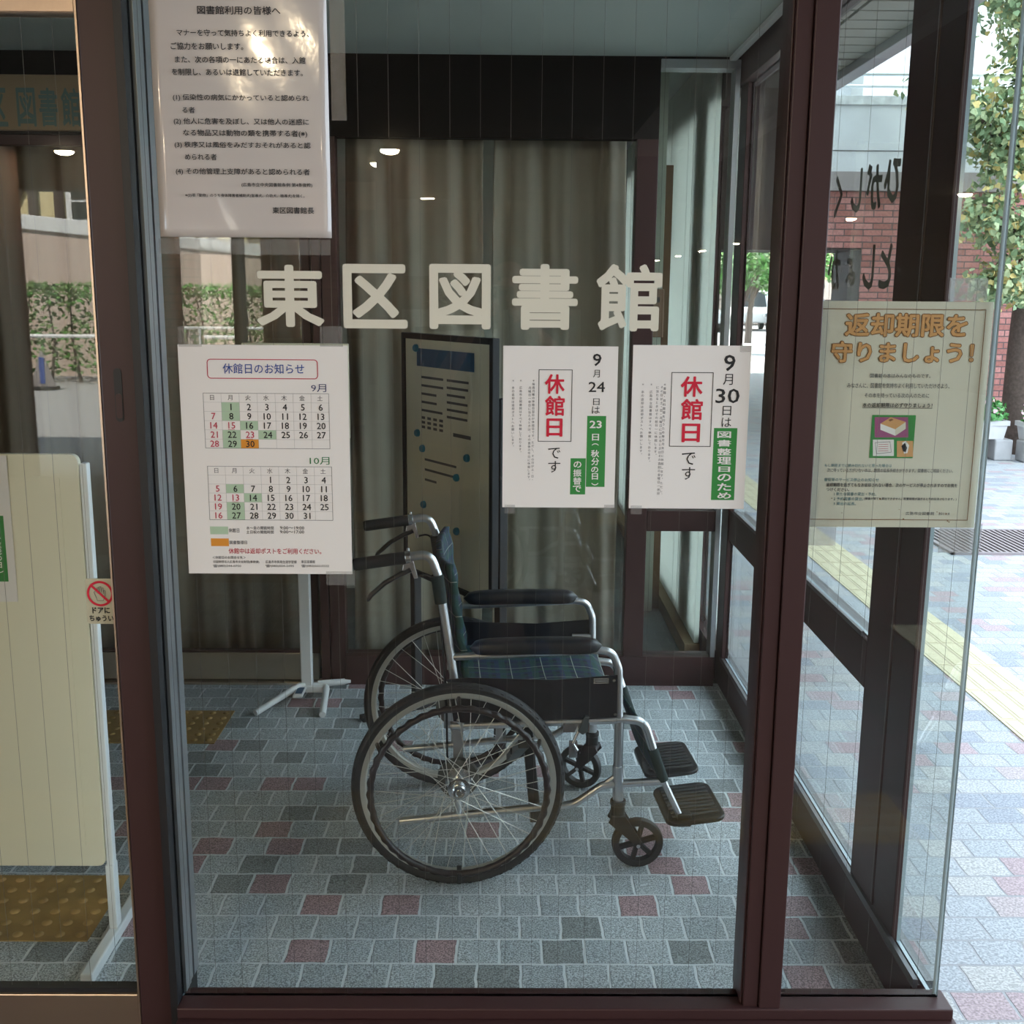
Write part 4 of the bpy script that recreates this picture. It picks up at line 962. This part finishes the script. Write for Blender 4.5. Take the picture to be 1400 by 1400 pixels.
# calf strap between the shin tubes
rows = []
for k in range(9):
    z = .405-.155*k/8; x = .523-(z-.335)*.33
    rows.append([(x-.018*(1-(-1+2*j/20)**2)-.012, (-1+2*j/20)*.245, z) for j in range(21)])
cs = MB().grid(rows).build('calf_strap', 'plaid_strap', wc, smooth=True, fix=False); so = cs.modifiers.new('thick', 'SOLIDIFY'); so.thickness = .006
for sg in (-1, 1):
    MB().tube([(.517, sg*FYW, .335), (.549, sg*FYW, .245)], .0145, 14).build('strap_loop', 'sleeve', cs, smooth=True)
# folding cross brace and axle bar
MB().box(.16, .19, -.011, .011, .0, .47, rot=Matrix.Rotation(R(62), 3, 'X')).box(.195, .225, -.011, .011, .0, .47, rot=Matrix.Rotation(R(-62), 3, 'X')).tube([(.155, 0, .235), (.23, 0, .235)], .010, 10).build('cross_brace', 'braceblk', wc, bevel=.003)
for sg in (-1, 1):
    MB().tube([(.02, sg*.214, .428), (.40, sg*.214, .428)], .0095, 10).box(.10, .118, sg*.22-.006, sg*.22+.006, .36, .42).build('seat_rail', 'chair_alu', wc, smooth=True)

# =================================================================== OUTSIDE, SEEN THROUGH THE GLASS
# brick building across the plaza with a passage through it
st('wall_plaza', MB().box(3.80, 11, 12, 13, 0, 2.60).box(1.7, 3.80, 12, 13, 2.02, 2.60), 'brick', 'red brick wall across the plaza with a passage opening', 'wall')
st('trim_21', MB().box(3.795, 3.80, 12.0, 13, 0, 2.02).box(1.7, 3.80, 12.02, 13, 2.0, 2.02), 'timber', 'dark lining of the passage through the brick wall', 'trim')
M['band'] = mat('grey_band', (.30, .27, .27), .8)
st('trim_22', MB().box(1.7, 11, 11.93, 13, 2.60, 2.79), 'band', 'grey-brown band between brick wall and balcony', 'trim')
bl = empty('wall_balcony', (6, 12, 2.79), label='pale concrete balcony parapet above the brick wall', cat='wall', kind='structure')
kids(bl, MB().box(1.7, 11, 11.95, 12.15, 2.79, 3.45).build('parapet', 'concrete'), MB().box(1.7, 11, 11.92, 12.18, 3.45, 3.54).build('coping', 'coping', bevel=.004),
     MB().box(1.7, 11, 11.945, 11.95, 2.996, 3.004).build('joint', 'grey_ink'), MB().box(1.7, 11, 12.15, 18, 2.79, 2.95).build('terrace_deck', 'concrete'))
rl = empty('balcony_railing', (6, 12.06, 3.54), label='silver two-bar railing on top of the concrete balcony', cat='railing')
kids(rl, MB().tube([(1.7, 12.06, 3.775), (11, 12.06, 3.775)], .022, 10).build('top_bar', 'railing', smooth=True), MB().tube([(1.7, 12.06, 3.655), (11, 12.06, 3.655)], .018, 10).build('lower_bar', 'railing', smooth=True))
for x in (2.2, 5.6, 9.0): kids(rl, MB().cyl((x, 12.06, 3.52), (x, 12.06, 3.775), .014, n=8).build('post', 'railing', smooth=True))
hb = empty('house', (8, 18, 0), label='white building behind the balcony railing', cat='building')
kids(hb, MB().box(5.55, 12, 18, 24, 2.9, 9).build('wall', 'white'), MB().box(1.5, 5.55, 18.6, 24, 2.9, 9).build('side_wall', 'concrete'), MB().box(4.95, 5.25, 18.58, 18.62, 2.95, 4.6).build('doorway', 'black'),
     MB().box(6.4, 6.44, 17.97, 18, 2.95, 9).build('drain_pipe', 'concrete'), MB().box(8.9, 9.6, 17.96, 18, 4.6, 5.6).build('window', 'carglass'))
# drain grate in the plaza
e = empty('drain_grate', (3.1, 6.75, 0), label='rusty drain grate set in the plaza paving', cat='grate')
b = MB()
for i in range(22): b.box(2.72+.036*i, 2.735+.036*i, 6.45, 7.1, .002, .014)
kids(e, b.build('grate_bars', 'rust'), MB().box(2.70, 3.52, 6.43, 6.45, 0, .016).box(2.70, 3.52, 7.1, 7.12, 0, .016).box(2.70, 2.72, 6.43, 7.12, 0, .016).box(3.50, 3.52, 6.43, 7.12, 0, .016).build('grate_frame', 'rust'), MB().box(2.72, 3.5, 6.45, 7.1, .0, .002).build('pit', 'pit'))

def leafmesh(pts, mats, size, rnd, fan=False, up=.4):
    b = MB()
    for (p, nrm) in pts:
        b.k = rnd.choice(mats); s_ = size*rnd.uniform(.7, 1.3)
        a = Vector((rnd.uniform(-1, 1), rnd.uniform(-1, 1), rnd.uniform(-.6, .6))).normalized()
        nn = (nrm*.7+Vector((rnd.uniform(-1, 1), rnd.uniform(-1, 1), rnd.uniform(-1, 1)+up))).normalized(); t = nn.cross(a)
        if t.length < .01: continue
        t.normalize(); u_ = nn.cross(t)
        if fan: b.quad(p-u_*s_*.45, p+t*s_*.55+u_*s_*.15, p+t*s_*.32+u_*s_*.5, p+u_*s_*.40+nn*s_*.08, p-t*s_*.32+u_*s_*.5, p-t*s_*.55+u_*s_*.15)
        else: b.quad(p-u_*s_*.5, p+t*s_*.28, p+u_*s_*.5+nn*s_*.05, p-t*s_*.28)
    return b
def blob(c, r, n, rnd, shell=.55):
    out = []
    for _ in range(n):
        d = Vector((rnd.gauss(0, 1), rnd.gauss(0, 1), rnd.gauss(0, 1))).normalized(); q = shell+(1-shell)*rnd.random()
        out.append((Vector((c[0]+d.x*r[0]*q, c[1]+d.y*r[1]*q, c[2]+d.z*r[2]*q)), d))
    return out
# ginkgo
rnd = random.Random(11)
tg = empty('ginkgo_tree', (5.0, 10.55, 0), label='ginkgo tree with yellowing leaves in front of the brick wall', cat='tree')
tk = MB().tube([(5.02, 10.55, -.05), (5.0, 10.55, .15), (4.98, 10.55, 1.0), (4.97, 10.5, 2.2), (5.02, 10.5, 3.6), (5.0, 10.45, 5.5)], [.24, .20, .175, .15, .11, .05], 18)
br = [((4.97, 10.5, 2.0), (4.6, 10.1, 2.1), (4.05, 9.8, 2.25)), ((4.97, 10.5, 2.4), (4.4, 10.0, 2.9), (3.55, 9.6, 3.25)), ((5.0, 10.5, 2.9), (5.6, 10.1, 3.2), (6.2, 9.8, 3.3)), ((5.0, 10.5, 3.2), (4.5, 9.9, 3.8), (4.0, 9.6, 4.2)), ((5.0, 10.5, 3.7), (5.5, 10, 4.2), (5.9, 9.8, 4.6)), ((4.97, 10.5, 2.2), (5.3, 9.9, 2.3), (5.7, 9.5, 2.3)), ((4.97, 10.5, 1.75), (4.7, 10.2, 1.72), (4.3, 9.95, 1.62))]
for q in br: tk.tube(fillet(q, .5), [.05-.0044*i for i in range(9)], 8)
kids(tg, tk.build('trunk', 'bark', smooth=True))
pts = []
for q in br:
    for t in range(9):
        k = t/8; a = Vector(q[0])*(1-k)**2+Vector(q[1])*2*k*(1-k)+Vector(q[2])*k*k
        if k > .25: pts += blob(a, (.36, .36, .28), 150, rnd, .15)
for c, r, n in (((4.55, 9.9, 3.1), (.62, .5, .75), 1900), ((4.9, 9.8, 2.35), (.50, .4, .38), 800), ((5.3, 9.9, 3.4), (.8, .6, .9), 1700), ((4.6, 9.9, 4.2), (.9, .6, .6), 1500), ((5.6, 9.8, 2.7), (.6, .5, .6), 600), ((5.2, 10, 5.0), (1.1, .9, .7), 900), ((4.45, 9.8, 1.75), (.2, .2, .13), 50), ((3.75, 9.6, 3.1), (.30, .25, .28), 60), ((4.2, 9.7, 2.5), (.22, .3, .3), 110)): pts += blob(c, r, n, rnd, .3)
cr = leafmesh(pts, [0, 0, 0, 1, 1, 1, 2], .062, rnd, True).build('leaves', ['leaf_ginkgo', 'leaf_ginkgo2', 'leaf_yellow'], fix=False); cr['kind'] = 'stuff'; kids(tg, cr); tg.location += Vector((.16, .36, 0))
# planters
def planter(x, y, wd, label, seed):
    rnd = random.Random(seed); e = empty('flower_planter', (x, y, 0), label=label, cat='planter', group='planters by the ginkgo')
    b = MB(); a_, t_ = wd/2-.035, wd/2; z0, z1 = .20, .375
    ring = lambda h, z: [(x-h, y-h*.55, z), (x+h, y-h*.55, z), (x+h, y+h*.55, z), (x-h, y+h*.55, z)]
    R_ = [ring(a_, z0), ring(t_-.012, z1-.045), ring(t_+.006, z1-.045), ring(t_+.006, z1), ring(t_-.02, z1), ring(t_-.025, z1-.03)]
    for i in range(len(R_)-1):
        for k in range(4): b.quad(R_[i][k], R_[i][(k+1) % 4], R_[i+1][(k+1) % 4], R_[i+1][k])
    b.quad(*R_[0][::-1]); b.quad(*R_[-1])
    kids(e, b.build('pot', 'planter', bevel=.004))
    lv = leafmesh(blob((x, y-.02, .44), (wd*.55, .17, .15), 420, rnd, .25), [0], .06, rnd).build('leaves', 'leaf_planter', fix=False); lv['kind'] = 'stuff'; kids(e, lv)
    fl = leafmesh(blob((x-.03, y-.06, .47), (wd*.48, .15, .13), 48, rnd, .95), [0], .035, rnd, True).build('flowers', 'petal', fix=False); fl['kind'] = 'stuff'; kids(e, fl)
    return e
planter(4.58, 10.45, .40, 'white planter of pink flowers just left of the ginkgo trunk', 3)
planter(5.07, 10.30, .40, 'white planter of pink flowers in front of the ginkgo trunk', 5)
for i, (x, y, lb) in enumerate(((4.48, 10.42, 'grey concrete block under the left end of the first planter'), (4.74, 10.42, 'grey concrete block under the right end of the first planter'), (4.96, 10.28, 'grey concrete block under the left end of the planter before the trunk'), (5.18, 10.28, 'grey concrete block under the right end of the planter before the trunk'))):
    b = MB().box(x-.085, x+.085, y-.1, y+.1, 0, .2)
    tag(b.build('concrete_block', 'block', bevel=.014), lb, 'block', 'concrete blocks under the planters')
# trees, fence, cars and wall beyond the passage
def roundtree(x, y, ht, r, label, seed, n=2600, m='leaf', sz=.16):
    rnd = random.Random(seed); e = empty('broadleaf_tree', (x, y, 0), label=label, cat='tree')
    t = MB().tube([(x, y, -.05), (x+.03, y, ht*.35), (x+.12, y, ht*.6), (x, y, ht*.85)], [.12, .09, .07, .03], 10)
    for q in ((.5, .3), (-.5, .1), (.25, -.4)): t.tube([(x+.03, y, ht*.42), (x+q[0]*r, y+q[1]*r, ht*.75)], [.05, .02], 6)
    kids(e, t.build('trunk', 'bark', smooth=True))
    p = []
    for _ in range(7):
        d = Vector((rnd.uniform(-1, 1), rnd.uniform(-1, 1), rnd.uniform(-.6, .7))); p += blob((x+d.x*r*.55, y+d.y*r*.5, ht*.78+d.z*r*.45), (r*.55, r*.5, r*.42), n//7, rnd, .4)
    l = leafmesh(p, [0, 0, 1], sz, rnd).build('leaves', [m, 'leaf_ginkgo2'], fix=False); l['kind'] = 'stuff'; kids(e, l); return e
roundtree(6.3, 30, 2.75, 1.15, 'round green tree seen through the right back window', 21, 3200)
roundtree(9.35, 30, 2.6, 1.1, 'round green tree framed by the brick passage', 22, 2600)
roundtree(4.4, 33, 3.0, 1.2, 'darker green tree left of the round tree beyond the passage', 23, 2200, 'leaf_ginkgo2')
roundtree(7.9, 36, 3.0, 1.3, 'green tree between the two round trees beyond the passage', 24, 2200)
st('wall_far', MB().box(-5, 40, 58, 58.4, 0, 2.3), 'plaster_p', 'low pinkish wall far beyond the parked cars', 'wall')
st('wall_far_building', MB().box(-5, 40, 62, 64, 0, 7), 'plaster_y', 'cream building far behind the pinkish wall', 'wall')
e = empty('fence', (12, 46, 0), label='thin dark railing fence behind the parked cars', cat='fence'); b = MB()
for i in range(120): b.box(4+.13*i, 4.022+.13*i, 54, 54.02, 0, 1.3)
kids(e, b.build('bars', 'timber'), MB().box(4, 19.7, 53.99, 54.03, 1.28, 1.34).box(4, 19.7, 53.99, 54.03, .1, .15).build('rails', 'timber'))
def car(x, y, rz, paint, label, van=False):
    e = empty('car', (x, y, 0), rz, label, 'car', 'parked cars far across the plaza'); h_ = 1.75 if van else 1.45
    pr = [(-1.9, .35), (1.9, .35), (1.95, .75), (1.75, .92), (1.1, .98), (.55, h_-.05), (.3, h_), (-1.4, h_), (-1.75, 1.0), (-1.95, .8)]
    MB().prism(pr, -.8, .8).build('body', paint, e, bevel=.09, seg=3)
    MB().prism([(1.02, 1.0), (.52, h_-.12), (-1.35, h_-.12), (-1.62, 1.02)], -.805, .805).build('side_windows', 'carglass', e, bevel=.01)
    MB().quad((1.10, -.68, 1.0), (1.10, .68, 1.0), (.60, .62, h_-.09), (.60, -.62, h_-.09)).build('windscreen', 'carglass', e)
    for sx in (-1.2, 1.2):
        for sy in (-.78, .78): MB().lathe([(.0001, -.1), (.2, -.1), (.32, -.09), (.32, .09), (.2, .1), (.0001, .1)], (sx, sy, .32), 'y', 20).build('wheel', 'rubber', e, smooth=True)
    for sy in (-.6, .6): MB().box(1.86, 1.96, sy-.15, sy+.15, .62, .76).build('headlamp', 'chrome', e, bevel=.02)
car(10.9, 50, R(-95), 'carpaint_w', 'white van parked behind the round tree trunk', True)
car(13.4, 50.5, R(-95), 'carpaint_w', 'white car parked right of the white van')
car(12.2, 46, R(-85), 'carpaint_d', 'dark car parked in front of the white cars')
car(8.2, 48, R(-90), 'carpaint_w', 'white car parked left of the round tree trunk')

# =================================================================== BEHIND THE VIEWER, SEEN IN THE REFLECTIONS
st('wall_porch_left', MB().box(-5.2, -3.87, -5.2, -4.7, 0, 2.6), 'brick_dark', 'brown brick wall at the left edge of the porch', 'wall')
st('pillar_3', MB().box(-2.82, -2.45, -5.2, -4.8, 0, 2.6), 'brick', 'slim red brick pillar at the front of the porch', 'pillar')
st('wall_porch', MB().box(-2.2, .9, -5.6, -5.2, 0, 2.6), 'brick_dark', 'shaded brown brick wall at the far side of the porch', 'wall')
st('wall_porch_return', MB().box(.55, .9, -5.2, -4.2, 0, 2.6), 'brick_dark', 'short brown brick return wall under the porch', 'wall')
st('wall_arcade', MB().box(7.6, 8, -30, -6, 0, 2.7), 'brick_dark_side', 'brown brick wall along the arcade', 'wall')
st('wall_arcade_end', MB().box(.9, 9, -30.4, -30, 0, 2.7), 'brick_dark', 'brown brick end wall of the arcade', 'wall')
st('wall_arcade_left', MB().box(.7, .9, -30, -5.6, 0, 2.7), 'brick_dark_side', 'brown brick left wall of the arcade', 'wall')
st('trim_23', MB().box(-12, -2.2, -5.6, -5.4, 2.32, 3.0), 'timber', 'dark edge beam of the porch roof', 'trim')
M['plaster_y2'] = M['plaster_y']
hs = empty('half_timbered_house', (-6, -19, 0), label='yellow half-timbered house behind the hedge', cat='house')
kids(hs, MB().box(-13, -1, -24, -19, 2.0, 7).build('wall', 'plaster_y'))
tb = MB()
for x in (-12.5, -10.4, -9.42, -8.90, -7.0, -4.6, -2.2): tb.box(x-.09, x+.09, -19, -18.94, 2.0, 7)
tb.box(-13, -1, -19, -18.95, 4.6, 4.8); tb.box(-.09, .09, -.03, .03, -.9, .9, rot=Matrix.Rotation(R(28), 3, 'Y'), piv=(0, 0, 0))
k0 = len(tb.v)-8
for i in range(k0, len(tb.v)): v = tb.v[i]; tb.v[i] = (v[0]-9.80, v[1]-18.97, v[2]+3.25)
kids(hs, tb.build('timbers', 'timber'))
for x in (-8.74, -6.2):
    wf = MB().box(x, x+1.5, -19, -18.9, 2.8, 4.1).build('window', 'white'); kids(hs, wf)
    g = MB()
    for i in range(2):
        for j in range(3): g.box(x+.12+.66*i, x+.70+.66*i, -18.9, -18.88, 2.92+.38*j, 3.24+.38*j)
    g.build('panes', 'carglass', wf)
kids(hs, MB().prism([(-13.4, 6.8), (-.6, 6.8), (-2.5, 9.5), (-11.5, 9.5)], -24.4, -18.6).build('roof', 'wood'))
gw = empty('garden_wall', (-7, -16.3, 0), label='pink rendered garden wall with a pale sloping coping behind the hedge', cat='wall')
kids(gw, MB().prism([(-13, 0), (-2, 0), (-2, 2.15), (-8.3, 2.75), (-13, 3.2)], -16.4, -16.1).build('wall', 'plaster_p'), MB().prism([(-13, 3.0), (-8.3, 2.55), (-2, 1.95), (-2, 2.2), (-8.3, 2.8), (-13, 3.25)], -16.45, -16.05).build('coping', 'white', bevel=.01))
rnd = random.Random(31)
hg = empty('hedge', (-6.5, -14.6, 0), label='clipped green hedge in front of the pink garden wall', cat='hedge')
p = [(Vector((rnd.uniform(-13, -1.5), rnd.uniform(-15, -14.3), rnd.uniform(.15, 1.62)**1)), Vector((0, 1, .2))) for _ in range(5500)]
p += [(Vector((rnd.uniform(-13, -1.5), rnd.uniform(-15, -14.3), rnd.uniform(1.4, 1.64))), Vector((0, .6, .8))) for _ in range(2500)]
l = leafmesh(p, [0, 0, 1], .11, rnd).build('leaves', ['leaf_hedge', 'leaf'], fix=False); l['kind'] = 'stuff'; kids(hg, l)
b = MB()
for i in range(24): x = -12.8+.48*i; b.tube([(x, -14.6, 0), (x+rnd.uniform(-.1, .1), -14.6, .7), (x+rnd.uniform(-.2, .2), -14.65, 1.4)], [.03, .02, .01], 6)
kids(hg, b.build('stems', 'bark'))
e = empty('guard_rail', (-6, -13.8, 0), label='white pipe guard rail in front of the hedge', cat='railing')
kids(e, MB().tube([(-13, -13.8, .8), (-2.2, -13.8, .8)], .03, 8).build('rail', 'white', smooth=True))
for x in (-12, -9.0, -6, -3): kids(e, MB().cyl((x, -13.8, 0), (x, -13.8, .8), .025, n=8).build('post', 'white', smooth=True))
e = empty('warning_sign', (-7.1, -13.2, 0), label='small triangular sign on the street by the guard rail', cat='sign')
kids(e, MB().prism([(-7.3, .05), (-6.9, .05), (-7.1, .62)], -13.22, -13.2).build('panel', 'band'), MB().prism([(-7.14, .1), (-7.06, .1), (-7.06, .5), (-7.14, .5)], -13.2, -13.195).build('mark', 'blue_ink'), MB().box(-7.3, -6.9, -13.35, -13.05, 0, .05).build('base', 'rubber'))
# downlights
def downlight(x, y, z, lb, grp='round downlights in the porch ceiling'):
    e = empty('downlight', (x, y, z), label=lb, cat='light', group=grp)
    MB().lathe([(.075, -.001), (.098, -.001), (.10, -.008), (.082, -.010), (.075, -.004)], (0, 0, 0), 'z', 32, True).build('ring', 'white', e, smooth=True)
    MB().lathe([(.0001, -.040), (.03, -.037), (.055, -.029), (.070, -.017), (.076, -.003)], (0, 0, 0), 'z', 32).build('lamp', 'lamp', e, smooth=True)
downlight(-1.06, -1.4, 2.6, 'round downlight over the front window, nearest the laminated notice')
downlight(-3.62, -1.4, 2.6, 'round downlight over the sliding door')
downlight(-.88, -4.9, 2.6, 'round downlight mirrored above the library lettering')
downlight(-3.47, -5.15, 2.6, 'round downlight mirrored in the sliding door')
for k, lb in enumerate(('round arcade downlight mirrored beside the right wall post', 'round arcade downlight mirrored on the brick wall', 'round arcade downlight mirrored beside the dark front post', 'round arcade downlight, fourth along its row', 'round arcade downlight, fifth along its row', 'last round arcade downlight of its row')):
    downlight(5.0, -8.4-4.0*k, 2.62, lb, 'round downlights in the arcade ceiling')

# ---- the person taking the picture, seen only as a reflection in the front glass
def skinned(name, m, verts, edges, parent=None, sub=2, root=0):
    me = bpy.data.meshes.new(name); me.from_pydata([v[:3] for v in verts], edges, []); me.update(); me.materials.append(M[m])
    o = bpy.data.objects.new(name, me); C.objects.link(o)
    if parent: o.parent = parent; o.matrix_parent_inverse = Matrix.Translation(parent.location).inverted()
    md = o.modifiers.new('skin', 'SKIN'); md.use_smooth_shade = True; md.branch_smoothing = .6
    sv = me.skin_vertices[0].data
    for i, v in enumerate(verts): sv[i].radius = (v[3], v[4] if len(v) > 4 else v[3]); sv[i].use_root = (i == root)
    sb = o.modifiers.new('sub', 'SUBSURF'); sb.levels = sub; sb.render_levels = sub
    return o
pe = empty('person', (.02, -.50, 0), label='person in grey shirt and black trousers holding a phone up with both hands', cat='person')
V_ = [(.02, -.50, .92, .13, .10), (.02, -.505, 1.08, .125, .09), (.02, -.50, 1.25, .145, .10), (.02, -.485, 1.37, .10, .08), (.02, -.465, 1.43, .052), (.02, -.445, 1.485, .05), (.02, -.425, 1.545, .078, .088), (.02, -.425, 1.615, .080, .092), (.02, -.435, 1.665, .05, .06)]
E_ = [(i, i+1) for i in range(8)]
def limb(start, pts):
    k = start
    for p in pts: V_.append(p); E_.append((k, len(V_)-1)); k = len(V_)-1
    return k
hands = []
for sg in (-1, 1):
    limb(2, [(.02+sg*.165, -.49, 1.345, .062), (.02+sg*.215, -.46, 1.27, .048), (.02+sg*.265, -.40, 1.17, .042), (.02+sg*.285, -.345, 1.135, .040), (.02+sg*.21, -.22, 1.26, .038), (sg*.12, -.09, 1.385, .026), (sg*.085, -.055, 1.42, .028, .018), (sg*.062, -.035, 1.455, .034, .016)])
    hands.append(len(V_)-1)
    limb(0, [(.02+sg*.10, -.50, .84, .095), (.02+sg*.12, -.49, .68, .078), (.02+sg*.125, -.475, .49, .058), (.02+sg*.13, -.50, .32, .055), (.02+sg*.132, -.515, .10, .038), (.02+sg*.135, -.49, .05, .040), (.02+sg*.145, -.40, .035, .036, .028)])
body = skinned('body', 'skin', V_, E_, pe)
for sg in (-1, 1):       # five fingers, rooted in the palm and closed on the phone's edge
    w0 = Vector((sg*.062, -.035, 1.455))
    for k, (ln, dz) in enumerate(((.060, .030), (.068, .016), (.064, .002), (.052, -.012))):
        a = w0+Vector((-sg*.004, .004, dz-.008)); b = a+Vector((-sg*.006, .020, .008)); c = b+Vector((-sg*ln*.30, .006, .006)); d = c+Vector((-sg*ln*.28, -.008, .003))
        f = skinned('finger', 'skin', [(*a, .0095), (*b, .009), (*c, .0082), (*d, .0068)], [(0, 1), (1, 2), (2, 3)], body, 1); f.matrix_parent_inverse = Matrix.Identity(4)
    a = w0+Vector((0, -.006, -.012)); b = a+Vector((-sg*.012, -.004, .022)); c = b+Vector((-sg*.018, .008, .018))
    f = skinned('thumb', 'skin', [(*a, .012), (*b, .0105), (*c, .0085)], [(0, 1), (1, 2)], body, 1); f.matrix_parent_inverse = Matrix.Identity(4)
shirt_v = [(.02, -.50, .76, .165, .145), (.02, -.50, .92, .172, .148), (.02, -.505, 1.08, .168, .132), (.02, -.50, 1.25, .180, .135), (.02, -.487, 1.375, .155, .112), (.02, -.468, 1.43, .074)]
shirt_e = [(0, 1), (1, 2), (2, 3), (3, 4), (4, 5)]
for sg in (-1, 1):
    k = 3
    for p in ((.02+sg*.165, -.49, 1.350, .100), (.02+sg*.215, -.46, 1.27, .074), (.02+sg*.252, -.415, 1.19, .068)): shirt_v.append(p); shirt_e.append((k, len(shirt_v)-1)); k = len(shirt_v)-1
sh_ = skinned('shirt', 'shirt', shirt_v, shirt_e, pe)
tv = [(.02, -.50, .93, .14, .115)]; te = []
for sg in (-1, 1):
    k = 0
    for p in ((.02+sg*.095, -.50, .84, .108), (.02+sg*.118, -.49, .68, .092), (.02+sg*.125, -.478, .49, .075), (.02+sg*.13, -.50, .30, .066), (.02+sg*.132, -.512, .12, .060), (.02+sg*.132, -.505, .03, .060)): tv.append(p); te.append((k, len(tv)-1)); k = len(tv)-1
skinned('trousers', 'trousers', tv, te, pe)
for sg in (-1, 1):
    skinned('shoe', 'shoe', [(.02+sg*.133, -.535, .048, .044, .046), (.02+sg*.138, -.46, .050, .046, .044), (.02+sg*.148, -.36, .038, .044, .034)], [(0, 1), (1, 2)], pe, 2)
hr = MB().lathe([(.0001, .118), (.05, .108), (.085, .07), (.098, .02), (.094, -.03), (.078, -.075)], (.02, -.437, 1.585), 'z', 28)
hr.v = [v if v[1] < -.40 or v[2] > 1.63 else (v[0], min(v[1], -.372), max(v[2], 1.62)) for v in hr.v]
ho = hr.build('hair', 'hair', None, smooth=True); kids(pe, ho)
fc = MB()
for sg in (-1, 1): fc.lathe([(.0001, .006), (.008, .004), (.011, 0)], (.02+sg*.032, -.357, 1.575), 'y', 14)
kids(pe, fc.build('eyes', 'black', smooth=True))
kids(pe, MB().tube([(.02, -.350, 1.578), (.02, -.335, 1.537), (.02, -.348, 1.530)], [.008, .013, .009], 10).build('nose', 'skin', smooth=True))
kids(pe, MB().tube([(-.003, -.368, 1.500), (.02, -.362, 1.498), (.043, -.368, 1.500)], [.003, .005, .003], 8).build('mouth', 'rose_ink', smooth=True))
for sg in (-1, 1): kids(pe, MB().lathe([(.0001, .008), (.016, .010), (.022, 0), (.016, -.008), (.0001, -.006)], (.02+sg*.086, -.43, 1.555), 'x', 14).build('ear', 'skin', smooth=True))
pe.location.y -= .035
ph = empty('phone', (0, -.018, 1.46), label='dark phone held up by the person in front of the glass', cat='phone')
kids(ph, MB().prism(rrect(-.037, .037, 1.385, 1.545, .008), -.022, -.014).build('case', 'plastic', bevel=.002), MB().box(-.034, .034, -.0224, -.022, 1.39, 1.54).build('screen', 'carglass'), MB().lathe([(.0001, -.011), (.008, -.011), (.009, -.014)], (0, 0, 1.52), 'y', 16).build('camera_lens', 'carglass'))
ph.location.y -= .03
